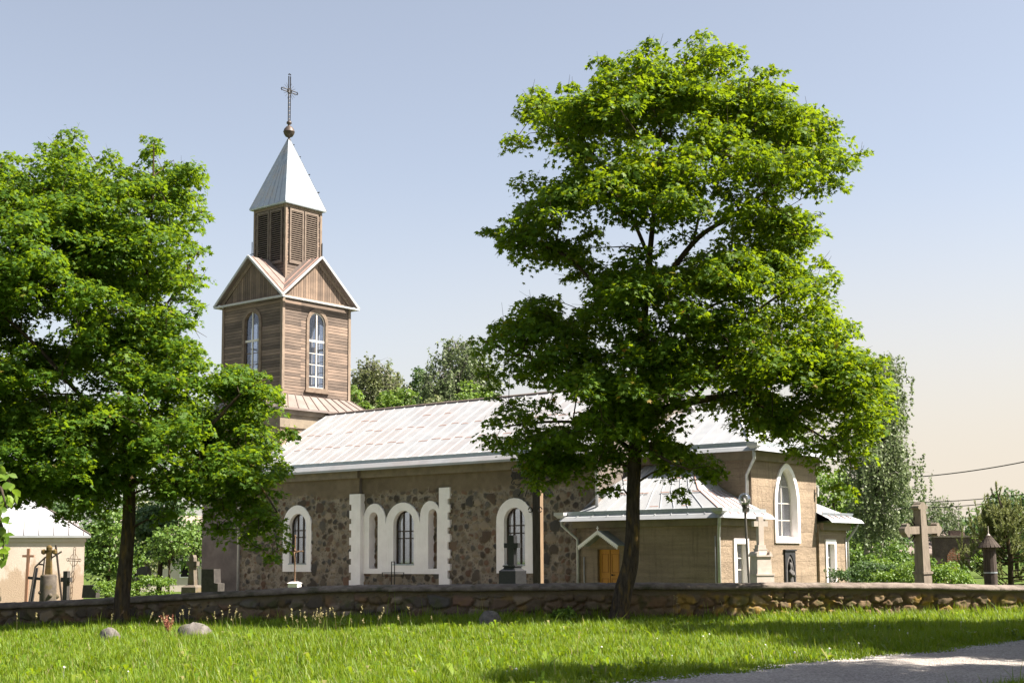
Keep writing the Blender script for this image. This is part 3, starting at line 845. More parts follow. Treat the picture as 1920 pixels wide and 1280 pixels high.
# ---- sacristy (front) and its lower twin beyond the chancel
SX0, SX1, SY = 18.19, 23.9, -.4
sac = MB()
door_o = rect(19.05, 19.97, -.6, 2.0)
sac.prism([(SX0, -.6), (19.05, -.6), (19.05, 2.0), (19.97, 2.0), (19.97, -.6), (SX1, -.6), (SX1, 2.96), (SX0, 2.96)], [], SY, SY+.28, FRONT)
swin = rect(.58, 1.28, .22, 2.16)
sac.prism(rect(SY+.28, CY0+.2, -.6, 2.96), [swin], SX1-.25, SX1, SIDE)
sac.box(SX0, SX0+.2, SY+.28, .3, -.6, 2.96)
sacw = part(sac, 'sacristy_wall', 'plaster_rough')
part(MB().box(SX0-.1, SX1+.14, SY-.14, SY+.05, 2.74, 3.0).box(SX1-.05, SX1+.14, SY+.05, CY0, 2.74, 3.0), 'cornice', 'cornice')
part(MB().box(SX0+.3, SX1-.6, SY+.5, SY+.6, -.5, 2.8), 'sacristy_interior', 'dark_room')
dr = part(MB().box(19.05, 19.97, SY+.12, SY+.2, -.6, 1.997), 'door', 'door', label='orange panelled door')
dp = MB()
for (a, b) in ((19.15, 19.44), (19.56, 19.88)):
    for (c, d) in ((.2, 1.02), (1.2, 1.85)):
        dp.prism(rect(a, b, c, d), [rect(a+.035, b-.035, c+.035, d-.035)], SY+.102, SY+.119, FRONT)
part(dp, 'moulding', 'door_dark', dr)
part(MB().box(19.505, 19.515, SY+.108, SY+.119, -.5, 1.99), 'joint', 'dark_room', dr)
part(MB().lathe((19.6, SY+.08, 1.1), [(.012, 0), (.03, .01), (.03, .05), (.012, .06)], 8).obox((19.6, SY+.08, 1.13), (19.72, SY+.08, 1.13), .02, .02), 'handle', 'iron', dr)
# little gabled canopy with fretted barge boards
cn = MB(); xm = 19.5
for sg in (-1, 1):
    cn.obox((xm, SY-.28, 2.62), (xm+sg*.8, SY-.28, 2.12), .6, .03, (sg*.53, 0, .85))
can = part(cn, 'door_canopy', 'galv')
bb = MB()
for sg in (-1, 1):
    bb.obox((xm-sg*.02, SY-.6, 2.6), (xm+sg*.82, SY-.6, 2.075), .03, .09)
    for k in range(13):
        t = (k+.5)/13
        bb.box(xm+sg*.82*t-.02, xm+sg*.82*t+.02, SY-.613, SY-.588, 2.6-.525*t-.10, 2.6-.525*t-.03)
bb.box(xm-.012, xm+.012, SY-.612, SY-.588, 2.62, 2.78); bb.box(xm-.05, xm+.05, SY-.611, SY-.589, 2.7, 2.72)
part(bb, 'barge_board', 'white_paint', can)
# sacristy roof: flared lean-to, hipped at both ends
ex0, ex1, ey = SX0-.38, SX1+.38, SY-.42
ff = .5
zE, zF, zR = 3.1, 3.34, 5.0
o = [(ex0, ey, zE), (ex1, ey, zE), (ex1, CY0, zE), (ex0, .0, zE)]
i = [(ex0+ff, ey+ff, zF), (ex1-ff, ey+ff, zF), (ex1-ff, CY0, zF), (ex0+ff, .0, zF)]
k = [(19.2, CY0, zR), (21.1, CY0, zR)]
mid = [(ex0+1.1, ey+1.45, 3.98), (22.5, ey+1.45, 3.98), (22.5, CY0, 3.98), (ex0+1.1, 0.0, 3.98)]
mb = MB()
vs = o+i+mid+k
fs = [(0, 1, 5, 4), (1, 2, 6, 5), (3, 0, 4, 7), (4, 5, 9, 8), (5, 6, 10, 9), (7, 4, 8, 11), (8, 9, 13, 12), (9, 10, 13), (11, 8, 12)]
mb.add(vs, fs)
mb.add([(a, b, c-.07) for a, b, c in o], [(3, 2, 1, 0)])
mb.f += [(0, 14, 15, 1), (1, 15, 16, 2), (3, 17, 14, 0)]
sroof = part(mb, 'sacristy_roof', 'roof2')
sm = MB()
def qp(t, a, b): return tuple(a[j]+(b[j]-a[j])*t for j in range(3))
for n in range(1, 10):
    t = n/10
    A, Bp, Cc, D = qp(t, o[0], o[1]), qp(t, i[0], i[1]), qp(t, mid[0], mid[1]), qp(t, k[0], k[1])
    for p, q in ((A, Bp), (Bp, Cc), (Cc, D)):
        sm.obox((p[0], p[1], p[2]+.012), (q[0], q[1], q[2]+.012), .022, .024)
part(sm, 'seam', 'roof2', sroof)
sm = MB()
for n in range(0, 6):
    t = n/6
    A, Bp, Cc = qp(t, o[1], o[2]), qp(t, i[1], i[2]), qp(t, mid[1], mid[2])
    for p, q in ((A, Bp), (Bp, Cc)): sm.obox((p[0], p[1], p[2]+.012), (q[0], q[1], q[2]+.012), .022, .02)
    if n == 0: sm.obox((Cc[0], Cc[1], Cc[2]+.014), (k[1][0], k[1][1], k[1][2]+.014), .028, .03)
rng = random.Random(9)
for n in range(10):
    for yy, zz in ((ey+.62, 3.4), (ey+1.3, 3.9), (ey+2.1, 4.42)):
        if rng.random() < .3:
            x = 19.0+n*.42; sm.obox((x, yy, zz+.02), (x+.34, yy, zz+.02), .04, .012, (0, -.56, .83))
part(sm, 'lap_seam', 'seam_rust', sroof)
part(eave_strip(ex0, ex1, ey, CY0, zE-.002), 'fascia', 'roof2', sroof)
lip = MB().obox((ex0+.12, ey+.14, zE+.13), (ex1-.12, ey+.14, zE+.13), .02, .15).obox((ex1-.14, ey+.14, zE+.13), (ex1-.14, CY0-.2, zE+.13), .02, .15)
part(lip, 'gutter', 'galv', sroof)
# sacristy end window
sW = part(MB().prism(rect(.44, 1.4, .05, 2.32), [rect(.59, 1.27, .2, 2.15)], SX1-.22, SX1+.05, SIDE), 'window_surround', 'white_paint')
glazing(rect(.59, 1.27, .2, 2.15), .59, 1.27, .2, 2.15, SX1-.16, (.92,), (1.3, 1.68), 'mullion', sW, .02, SIDE)
curtain(.8, 1.27, .2, 2.1, SX1-.34, sW, SIDE, 2)

# far annex
AX = 23.6; AY1 = 9.4
ann = MB()
ann.prism(rect(CY1-.1, AY1, -.6, 2.9), [rect(7.72, 8.32, .2, 2.2)], AX-.25, AX, SIDE)
ann.box(19.0, AX-.25, AY1-.25, AY1, -.6, 2.9)
part(ann, 'annex_wall', 'plaster_rough')
part(MB().box(AX-.1, AX+.14, CY1, AY1+.12, 2.68, 2.95), 'cornice', 'cornice')
aw = part(MB().prism(rect(7.6, 8.44, .05, 2.34), [rect(7.73, 8.31, .2, 2.18)], AX-.22, AX+.05, SIDE), 'window_surround', 'white_paint')
glazing(rect(7.73, 8.31, .2, 2.18), 7.73, 8.31, .2, 2.18, AX-.16, (8.02,), (1.3, 1.68), 'mullion', aw, .02, SIDE)
curtain(7.9, 8.32, .2, 2.1, AX-.34, aw, SIDE, 5)
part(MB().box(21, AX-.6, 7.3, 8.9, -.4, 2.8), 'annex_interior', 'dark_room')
mb = MB()
e0, e1 = CY1-.1, AY1+.45
vs = [(AX+.42, e0, 3.08), (AX+.42, e1, 3.08), (19, e1, 3.08), (AX-.1, e0, 3.34), (AX-.1, e1-.5, 3.32), (19, e1-.5, 3.32), (AX-1.4, e0, 4.3), (19, e0, 4.4), (AX-1.5, e1-1.4, 4.0), (19, e1-1.4, 4.0)]
mb.add(vs, [(0, 1, 4, 3), (1, 2, 5, 4), (3, 4, 8, 6), (4, 5, 9, 8), (6, 8, 9, 7)])
mb.add([(AX+.42, e0, 3.0), (AX+.42, e1, 3.0), (19, e1, 3.0), (19, e0, 3.0)], [(3, 2, 1, 0)]); mb.f += [(0, 10, 11, 1), (1, 11, 12, 2)]
aroof = part(mb, 'annex_roof', 'roof2')
part(MB().add([(AX+.42, e0, 3.08), (AX+.42, e1, 3.08), (AX+.54, e1, 2.95), (AX+.54, e0, 2.95), (AX+.42, e0, 2.95), (AX+.42, e1, 2.95)], [(0, 1, 2, 3), (3, 2, 5, 4), (1, 5, 2)]), 'fascia', 'roof2', aroof)
part(MB().obox((AX+.16, e0, 3.26), (AX+.16, e1-.2, 3.26), .02, .13, (.5, 0, .86)), 'gutter', 'galv', aroof)
sm = MB()
for n in range(1, 5):
    y = e0+n*.5; sm.obox((AX+.4, y, 3.1), (AX-.1, y, 3.35), .025, .025)
part(sm, 'seam', 'seam_rust', aroof)

# niche with a robed figure on the east wall
nf = part(MB().prism(rect(4.62, 5.38, -.3, 1.92), [arch(4.72, 5.28, -.2, 1.8, .5, 12, .2)], CXE-.02, CXE+.06, SIDE)
          .prism(rect(4.58, 5.42, 1.92, 1.97), [], CXE, CXE+.1, SIDE), 'niche', 'black_paint', label='dark framed niche')
part(MB().box(CXE-.019, CXE+.004, 4.7, 5.3, -.25, 1.85), 'niche_back', 'dark_room', nf)
part(MB().prism(arch(4.76, 5.24, -.2, 1.74, .46, 12, .2), [arch(4.81, 5.19, -.2, 1.67, .4, 12, .2)], CXE+.004, CXE+.04, SIDE), 'arch_rib', 'statue', nf)
st = MB()
st.lathe((CXE+.06, 5.0, -.2), [(.15, 0), (.145, .5), (.125, .9), (.11, 1.12), (.135, 1.2), (.14, 1.32), (.11, 1.42), (.05, 1.47), (.055, 1.5), (.075, 1.56), (.078, 1.63), (.06, 1.69), (.02, 1.72)], 14, .6, 1.0)
st.tube([(CXE+.09, 4.89, 1.2), (CXE+.15, 4.92, 1.02), (CXE+.17, 4.99, 1.1)], [.045, .04, .03], 6)
st.tube([(CXE+.09, 5.11, 1.2), (CXE+.15, 5.08, 1.02), (CXE+.17, 5.01, 1.1)], [.045, .04, .03], 6)
for q in range(-3, 4): st.tube([(CXE+.14, 5.0+q*.035, -.15), (CXE+.135-.003*q*q, 5.0+q*.03, .9)], .012, 4)
part(st, 'statue', 'statue', nf, smooth=True)

# downpipes
def pipe(pts, name='downpipe', r=.055):
    mb = MB().tube(pts, r, 8)
    return part(mb, name, 'pipe', smooth=True)
pipe([(-.2, -.6, 5.3), (-.2, -.58, 5.1), (-.12, YL-.12, 4.6), (-.12, YL-.12, -.4)])
pipe([(18.9, -.4, 5.3), (18.86, -.15, 4.9), (18.86, -.12, 3.2)])
def hopper(x, y, z):
    part(MB().frustum(x, y, z, .09, .09, z+.1, .2, .15).box(x-.21, x+.21, y-.16, y+.16, z+.1, z+.2), 'rain_hopper', 'white_trim')
hopper(ex0-.02, ey+.05, zE-.02); pipe([(ex0, ey+.05, zE), (ex0, ey+.05, zE-.25), (SX0+.08, SY-.08, zE-.75), (SX0+.08, SY-.08, -.4)])
pipe([(SX0+.32, SY-.04, 1.75), (SX0+.32, SY-.04, -.4)], 'conduit', .02)
hopper(ex1-.1, ey-.02, zE-.02); pipe([(ex1-.1, ey-.04, zE), (ex1-.1, ey-.04, zE-.2), (SX1+.02, SY-.09, zE-.72), (SX1+.02, SY-.09, -.4)])
pipe([(SX1-.14, SY-.04, 2.4), (SX1-.14, SY-.04, -.4)], 'conduit', .02)
hopper(HX-.08, HY0-.0, 5.35); pipe([(HX-.08, HY0-.02, 5.35), (HX-.08, HY0-.02, 5.02), (CXE-.12, CY0-.1, 4.5), (CXE-.12, CY0-.1, 3.35)])
pipe([(AX+.35, AY1+.3, 3.0), (AX+.3, AY1+.25, 2.8), (AX+.0, AY1+.08, 2.3), (AX+.0, AY1+.08, -.4)])
pipe([(AX+.03, AY1-.12, 2.4), (AX+.03, AY1-.12, -.4)], 'conduit', .02)
# insulator bracket on the east corner
part(MB().box(CXE+.0, CXE+.12, 7.08, 7.2, 4.0, 4.05).tube([(CXE+.1, 7.14, 3.9), (CXE+.1, 7.14, 4.25)], .05, 6).tube([(CXE+.02, 7.1, 4.0), (CXE+.02, 7.1, 2.6)], .012, 4), 'insulator', 'white_trim')
# =================================================================== GROUND, ROAD
def ground_mesh():
    xs = np.concatenate([np.linspace(-420, -24, 14), np.linspace(-22, 30, 131), np.linspace(32, 420, 14)])
    ys = np.concatenate([np.linspace(-60, 8, 10), np.linspace(10, 60, 126), np.linspace(64, 700, 18)])
    U, W = np.meshgrid(xs, ys)
    V = np.stack([U, W, gz(U, W)], -1).reshape(-1, 3)
    t = NT('meadow_soil'); v = t.coord()
    a = t.noise(v, 0.8, 6, .6); b = t.noise(v, 6, 6, .7); c = t.noise(v, 45, 4, .7)
    col = t.ramp(a, [(.3, (.052, .085, .016)), (.7, (.085, .115, .024))])
    col = t.mix(t.ramp(b, [(.6, (0, 0, 0)), (.75, (1, 1, 1))]), col, (.13, .115, .055))
    col = t.mix(.5, col, t.mix(c, (.3, .3, .3), (.8, .8, .8)), 'OVERLAY')
    m = t.finish(col, .95, 0, .1, t.bump(c, .8, .05))
    o = mesh_np('ground', V, grid_faces(len(xs), len(ys)), m, None, None, True)
    tag(o, kind='structure')
ground_mesh()

# the gravel lane runs away to the right at about 45 degrees; s along it, t across it
LD = Vector((.7071, .7071, 0)); LN = Vector((.7071, -.7071, 0)); L0 = Vector((1.61, 19.5, 0))
LWID = 3.75
def lane_edge(s):
    return 0.16*np.sin(s*0.9)+0.10*np.sin(s*2.3+1)+0.07*np.sin(s*5.1+2)
def lane_st(X, Y):
    a = X-L0.x; b = Y-L0.y
    return a*.7071+b*.7071, a*.7071-b*.7071
def road():
    s = np.linspace(-32, 90, 700); k = np.linspace(0, 1, 40)
    S, K = np.meshgrid(s, k)
    a = lane_edge(S); b = LWID+lane_edge(S*1.13+4)
    T = a+(b-a)*K
    X = L0.x+S*.7071+T*.7071; Y = L0.y+S*.7071-T*.7071
    Z = gz(X, Y)+.006+.03*np.sin(np.pi*K)+.012*(vnoise(S, T, 2.2, 4)-.5)
    V = np.stack([X, Y, Z], -1).reshape(-1, 3)
    t = NT('grey_gravel'); v = t.coord()
    a = t.noise(v, .7, 5, .6); b = t.noise(v, 28, 5, .75)
    vor = t.n('ShaderNodeTexVoronoi', Vector=v, Scale=32.0)
    col = t.ramp(a, [(.3, (.27, .25, .245)), (.7, (.36, .335, .32))])
    col = t.mix(.75, col, t.mix(vor.outputs[1], (.22, .22, .22), (.85, .82, .8)), 'OVERLAY')
    col = t.mix(.5, col, t.mix(b, (.3, .3, .3), (.75, .73, .7)), 'OVERLAY')
    m = t.finish(col, .95, 0, .15, t.bump(t.math('ADD', vor.outputs[0], b), .9, .03))
    tag(mesh_np('gravel_road', V, grid_faces(len(s), len(k)), m, None, None, True), kind='structure')
road()
def bounce_apron():  # added pale sand, placed to bounce sunlight onto the nave front
    """sandy strip along the nave, added to bounce light onto its wall"""
    x = np.linspace(-8, 18.1, 90); k = np.linspace(0, 1, 24)
    U, K = np.meshgrid(x, k)
    out = -4.6+.35*np.sin(U*.7)+.2*np.sin(U*1.9)
    inn = np.where(U < 18.6, .1, -.2)
    Yl = out+(inn-out)*K
    c, q = math.cos(-R(39.2)), math.sin(-R(39.2))
    X = -11.6+c*U-q*Yl; Y = 60.1+q*U+c*Yl
    V = np.stack([X, Y, gz(X, Y)+.008], -1).reshape(-1, 3)
    t = NT('bounce_sand'); v = t.coord(); a = t.noise(v, 1.2, 6, .65); b = t.noise(v, 22, 5, .7)
    col = t.ramp(a, [(.3, (.30, .262, .225)), (.7, (.42, .378, .335))])
    m = t.finish(t.mix(.5, col, t.mix(b, (.3, .3, .3), (.75, .73, .7)), 'OVERLAY'), .95, 0, .1, t.bump(b, .8, .03))
    tag(mesh_np('bounce_apron', V, grid_faces(len(x), len(k)), m, None, None, True), kind='structure')
bounce_apron()
def pebbles():
    rng = np.random.default_rng(3); n = 5200
    s = rng.uniform(-3, 16, n); t = rng.uniform(-.2, LWID, n)**1.0
    t = np.where(rng.random(n) < .4, rng.normal(.12, .22, n), t)
    X = L0.x+(s+t)*.7071; Y = L0.y+(s-t)*.7071
    r = rng.uniform(.008, .022, n)*(1+.9*(rng.random(n) < .06))
    base = np.array([(1, 0, 0), (0, 1, 0), (-1, 0, 0), (0, -1, 0), (0, 0, .7)])
    rot = rng.uniform(0, 6.28, n); c, q = np.cos(rot), np.sin(rot)
    B = base[None]*r[:, None, None]*rng.uniform(.7, 1.3, (n, 5, 1))
    V = np.stack([B[..., 0]*c[:, None]-B[..., 1]*q[:, None]+X[:, None], B[..., 0]*q[:, None]+B[..., 1]*c[:, None]+Y[:, None], B[..., 2]+gz(X, Y)[:, None]+.012], -1).reshape(-1, 3)
    f = np.array([(0, 1, 4), (1, 2, 4), (2, 3, 4), (3, 0, 4)])
    F = (np.arange(n)[:, None, None]*5+f[None]).reshape(-1, 3)
    t = NT('loose_stones'); g = t.n('ShaderNodeNewGeometry')
    m = t.finish(t.ramp(g.outputs['Random Per Island'], [(0, (.2, .19, .185)), (.6, (.34, .32, .31)), (1, (.5, .47, .45))]), .9, 0, .15)
    tag(mesh_np('gravel', V, F, m), kind='stuff')
pebbles()

# =================================================================== BOUNDARY WALL (real relief, gabled concrete coping)
WALL = [(-19.0, 43.9, -.38, .31), (-16.17, 43.0, -.33, .41), (-11.5, 41.6, -.21, .65), (-7.39, 40.0, -.16, .86), (-4.76, 38.9, -.07, 1.02), (-1.0, 38.25, 0, 1.03),
        (2.63, 38.45, .02, 1.03), (8.17, 39.55, .0, 1.01), (14.99, 40.9, -.05, .87), (20.0, 42.0, -.05, .83), (26.0, 43.2, -.05, .83)]
def wall_fn():
    P = np.array(WALL); d = np.concatenate([[0], np.cumsum(np.hypot(np.diff(P[:, 0]), np.diff(P[:, 1])))])
    L = d[-1]
    s = np.arange(0, L, .032)
    # light smoothing of the corners
    ss = np.linspace(0, L, 400)
    out = []
    for k in range(4):
        y = np.interp(ss, d, P[:, k]); ker = np.ones(21)/21
        y = np.convolve(np.pad(y, 10, 'edge'), ker, 'valid'); out.append(np.interp(s, ss, y))
    return s, out
WS, (WX, WY, WB, WT) = wall_fn()
def boundary_wall():
    root = empty('boundary_wall', (float(WX[600]), float(WY[600]), 0), 0, 'low fieldstone churchyard wall with a pitched concrete coping along the grass verge', 'wall')
    off = np.array([WX[600], WY[600], 0])
    tx, ty = np.gradient(WX), np.gradient(WY); l = np.hypot(tx, ty); nx, ny = ty/l, -tx/l     # towards the viewer
    k = np.linspace(0, 1, 38)
    S, K = np.meshgrid(WS, k)
    X, Y, Bz, Tz, NX, NY = [np.broadcast_to(a, S.shape) for a in (WX, WY, WB-.35, WT-.16, nx, ny)]
    Z = Bz+(Tz-Bz)*K
    hgt, c, _s = masonry(S+.05*np.sin(Z*9), Z*1.3, 21, .52, .13, (.16, .125, .085), .95, 1.05, .25)
    hgt2, c2, _s = masonry(S, Z*1.35, 33, .36, .11, (.15, .12, .08), .95, 1.0, .25)
    bl = smoothstep(.45, .6, vnoise(S, Z, .5, 3))
    hgt = hgt*1.35*(1-bl)+hgt2*1.5*bl; c = c*(1-bl)[..., None]+c2*bl[..., None]
    # the right-hand stretch is warmer stone with orange lichen and moss
    warm = smoothstep(-2, 3, X)
    c = c*(1-.55*warm[..., None])+.55*warm[..., None]*np.array((.145, .105, .068))*(.45+.9*vnoise(S, Z, 2.6, 51))[..., None]
    c = c*(1+warm[..., None]*np.array((.12, .03, -.1)))
    li = smoothstep(.58, .74, vnoise(S, Z, 1.7, 7)*.6+vnoise(S, Z, 8, 8)*.4)*(.25+.75*warm)
    c = c*(1-.75*li[..., None])+li[..., None]*.75*np.array((.27, .17, .035))
    mo = smoothstep(.6, .75, vnoise(S, Z, 2.3, 17)*.65+vnoise(S, Z, 9, 18)*.35)
    c = c*(1-.6*mo[..., None])+mo[..., None]*.6*np.array((.075, .08, .03))
    hgt = hgt+(.05*(vnoise(S, Z, 1.3, 2)-.5)+.05*(vnoise(S, Z, 9, 61)-.5))*warm
    # mortar run under the coping
    run = smoothstep(.80, .93, K+.16*(vnoise(S, Z, 2.2, 41)-.5))
    c = c*(1-run[..., None])+run[..., None]*np.array((.15, .12, .085))
    hgt = hgt*(1-run)+run*.02
    V = np.stack([X+NX*(.19+hgt), Y+NY*(.19+hgt), Z], -1).reshape(-1, 3)-off
    o = mesh_np('wall_body', V, grid_faces(len(WS), len(k)), M['rubble'], root, c.reshape(-1, 3), True)
    # plain back and body
    idx = list(range(0, len(WS), 25))
    vs = []; fs = []
    for i in idx:
        for (dd, zz) in ((.13, WB[i]-.35), (.13, WT[i]-.15), (-.24, WT[i]-.15), (-.24, WB[i]-.35)):
            vs.append((WX[i]+nx[i]*dd-off[0], WY[i]+ny[i]*dd-off[1], zz))
    for q in range(len(idx)-1):
        for r in range(4):
            fs.append((q*4+r, q*4+(r+1) % 4, q*4+4+(r+1) % 4, q*4+4+r))
    MB().add(vs, fs).build('wall_core', M['plaster_dark'], root)
    # coping: gabled slab profile with a slightly broken edge
    prof = [(.20, -.125), (.395, -.115), (.41, -.035), (.10, .055), (0, .07), (-.10, .055), (-.41, -.035), (-.395, -.115), (-.20, -.125)]
    rows = []
    JN = np.zeros(len(WS)); rj = np.random.default_rng(3); q = 10
    while q < len(WS): JN[q] = 1; q += int(rj.integers(48, 75))
    for a, b in prof:
        wob = .012*(vnoise(WS, WS*0+a*10, 3.1, 5)-.5)*2+.02*(vnoise(WS, WS*0+a*7, .6, 9)-.5)
        aa = a+np.sign(a)*(wob-JN*.012)*(abs(a) > .2)
        rows.append(np.stack([WX+nx*aa, WY+ny*aa, WT+b-.07-JN*.018+.014*(vnoise(WS, WS*0+a*13, 7.0, 15)-.5)+wob*.6+.03*(vnoise(WS, WS*0, .35, 3)-.5)], -1))
    V = np.stack(rows, 0).reshape(-1, 3)-off
    mesh_np('coping', V, grid_faces(len(WS), len(prof)), M['coping'], root, None, False)
boundary_wall()

# =================================================================== CHURCHYARD MONUMENTS
def root_at(px, Y, name, label, cat, group=None, rz=0.0):
    p = at(px, 1044, Y); z = gzf(p.x, p.y)
    return empty(name, (p.x, p.y, z), rz, label, cat, group), z

def zpx(px, py, Y): return at(px, py, Y).z
def mpp(Y): return Y/2603.0

# tall wooden cross with wrought-iron rays
Y = 45.0
r, g = root_at(1009, Y, 'wooden_cross', 'tall dark wooden cross with wrought-iron rays, beside the right-hand white arched window', 'cross', rz=R(-38))
h = zpx(1009, 838, Y)-g; za = zpx(1009, 889, Y)-g
MB().box(-.15, .15, -.085, .085, -.3, h).build('post', M['old_wood'], r)
MB().box(-1.02, -.151, -.07, .07, za-.12, za+.12).box(.151, 1.02, -.07, .07, za-.12, za+.12).build('crossbar', M['old_wood'], r)
MB().frustum(0, 0, h, .2, .18, h+.14, .03, .03).build('cap', M['old_wood'], r)
MB().box(.151, .158, -.083, .083, -.3, h-.02).build('sunlit_face', M['sunlit_wood'], r)  # tan sheet over the side face, sunlight put into its colour
ir = MB()
for q in range(4):
    for k in range(5):
        a = math.pi/2*q+math.pi/4+(k-2)*.27; L = .95-.13*abs(k-2)
        c, s = math.cos(a), math.sin(a)
        pts = [(c*.18, -.14, za+s*.18), (c*L*.5+.03*s, -.17, za+s*L*.5-.03*c), (c*L, -.15, za+s*L)]
        ir.tube(pts, .016, 5)
        if k == 2: ir.tube([(c*L+s*.07, -.15, za+s*L-c*.07), (c*L-s*.07, -.15, za+s*L+c*.07)], .016, 5)
for sx in (-1, 1):
    for sz in (-1, 1):
        ir.tube([(sx*(.98-.1*math.cos(t*.6)-.02*t), -.12, za+sz*(.2+.09*math.sin(t*.6))) for t in range(9)], .018, 5)
        ir.tube([(sx*(.85-t*.09), -.12, za+sz*(.28+.04*math.sin(t*1.2))) for t in range(7)], .016, 5)
    ir.tube([(sx*(.2+.08*math.cos(t*.7)), -.14, za-1.15+.08*math.sin(t*.7)) for t in range(9)], .018, 5)
    ir.lathe((sx*1.03, 0, za-.07), [(.02, 0), (.07, .03), (.07, .1), (.02, .14)], 8)
ir.build('iron_ray', M['iron'], r)

# black polished cross on pedestal
Y = 43.5
r, g = root_at(961, Y, 'cross_monument', 'black polished stone cross on a square plinth, in front of the right-hand arched window', 'gravestone', rz=R(-36))
zt, za, zb = zpx(961, 1003, Y)-g, zpx(961, 1022, Y)-g, zpx(961, 1059, Y)-g
zp = zpx(961, 1066, Y)-g
MB().box(-.115, .115, -.09, .09, zb, zt).box(-.27, -.116, -.09, .09, za-.075, za+.075).box(.116, .27, -.09, .09, za-.075, za+.075).build('cross', M['black_stone'], r)
MB().frustum(0, 0, zp, .22, .2, zb-.05, .2, .18).box(-.24, .24, -.2, .2, zb-.05, zb).build('collar', M['black_stone'], r)
MB().frustum(0, 0, -.3, .33, .3, zp-.06, .32, .29).frustum(0, 0, zp-.06, .32, .29, zp, .24, .21).build('plinth', M['black_stone'], r)

# slim crucifix on white base
Y = 47.5
r, g = root_at(553, Y, 'crucifix', 'slim rusty iron crucifix on a small white block, before the left arched window', 'cross', rz=R(-15))
zt, za, zb = zpx(553, 1006, Y)-g, zpx(553, 1033, Y)-g, zpx(553, 1090, Y)-g
MB().tube([(0, 0, zb), (0, 0, zt)], .026, 6).tube([(-.27, 0, za), (.27, 0, za)], .022, 6).lathe((0, 0, zt), [(.02, 0), (.045, .03), (.02, .07)], 6).lathe((-.28, 0, za-.03), [(.015, 0), (.035, .03), (.015, .06)], 6).lathe((.28, 0, za-.03), [(.015, 0), (.035, .03), (.015, .06)], 6).build('cross', M['rust_iron'], r)
f = MB()      # small cast figure
f.tube([(-.2, -.045, za+.02), (-.07, -.05, za-.05), (.07, -.05, za-.05), (.2, -.045, za+.02)], [.014, .02, .02, .014], 6)
f.tube([(0, -.05, za-.02), (0, -.055, za-.16), (.012, -.05, za-.3), (0, -.05, za-.46)], [.03, .035, .026, .012], 6)
f.lathe((0.01, -.055, za), [(.01, 0), (.03, .02), (.03, .06), (.012, .09)], 7)
f.build('figure', M['rust_iron'], r, True)
MB().frustum(0, 0, -.3, .18, .18, zb-.05, .17, .17).frustum(0, 0, zb-.05, .2, .2, zb, .1, .1).build('base', M['white_paint'], r)

# open flat-bar iron cross
Y = 44.5
r, g = root_at(737, Y, 'iron_cross', 'thin dark iron cross of open flat bars below the middle arched window', 'cross', rz=R(-12))
zt, za = zpx(737, 1052, Y)-g, zpx(737, 1076, Y)-g
m = MB()
for o in (-.05, .05):
    m.box(o-.012, o+.012, -.012, .012, -.3, zt); m.box(-.36, .36, -.0115, .0115, za+o-.012, za+o+.012)
m.box(-.062, .062, -.011, .011, zt-.02, zt); m.box(-.37, -.346, -.011, .011, za-.062, za+.062); m.box(.346, .37, -.011, .011, za-.062, za+.062)
m.build('cross', M['iron'], r)

# pale monument with cross in front of the east end
Y = 42.5
r, g = root_at(1426, Y, 'cross_monument', 'pale dressed-stone monument, a cross on a tiered pedestal, before the sunlit east wall', 'gravestone', rz=R(18))
Z = lambda py: zpx(1426, py, Y)-g
MB().box(-.085, .085, -.085, .085, Z(1021), Z(968)).box(-.235, -.0855, -.08, .08, Z(986.5), Z(976.5)).box(.0855, .235, -.08, .08, Z(986.5), Z(976.5)).build('cross', M['pale_stone'], r)
MB().box(-.13, .13, -.12, .12, Z(1028), Z(1021)).box(-.16, .16, -.15, .15, Z(1031), Z(1028)).frustum(0, 0, Z(1040), .17, .17, Z(1031), .14, .14).build('neck', M['pale_stone'], r)
m = MB()
m.frustum(0, 0, Z(1075), .25, .25, Z(1043), .23, .23).box(-.27, .27, -.27, .27, Z(1043), Z(1040))
for sx in (-1, 1): m.prism([(sx*.17, Z(1040)), (sx*.27, Z(1040)), (sx*.25, Z(1036)), (sx*.18, Z(1033))], [], -.26, .26, FRONT)
m.build('pedestal', M['pale_stone'], r)
MB().box(-.31, .31, -.31, .31, Z(1078), Z(1075)).frustum(0, 0, -.3, .33, .33, Z(1078), .29, .29).build('plinth', M['pale_stone'], r)

# lamp post
Y = 41.6
r, g = root_at(1405, Y, 'lamp_post', 'slender grey lamp post with a round glass globe, in front of the sacristy corner', 'lamp post')
r.rotation_euler = (0, R(-1.8), 0)
Z = lambda py: zpx(1405, py, Y)-g
MB().tube([(0, 0, -.3), (0, 0, Z(952))], .036, 8).build('post', M['lamp_metal'], r)
MB().box(-.07, .1, -.07, .07, Z(960), Z(951)).tube([(.12, 0, Z(958)), (.12, 0, Z(938)), (.06, 0, Z(934))], .014, 5).lathe((0, 0, Z(951)), [(.05, 0), (.10, .02), (.10, .1), (.12, .14)], 10).build('lamp_holder', M['lamp_metal'], r)
zc = Z(935)
MB().lathe((0, 0, zc-.19), [(.08, 0), (.14, .05), (.185, .13), (.19, .2), (.16, .29), (.09, .355), (.02, .375)], 16).build('globe', M['globe'], r, True)
MB().lathe((0, 0, zc-.2), [(.03, 0), (.045, .05), (.045, .13), (.03, .2), (.005, .23)], 10).build('bulb', M['white_paint'], r, True)

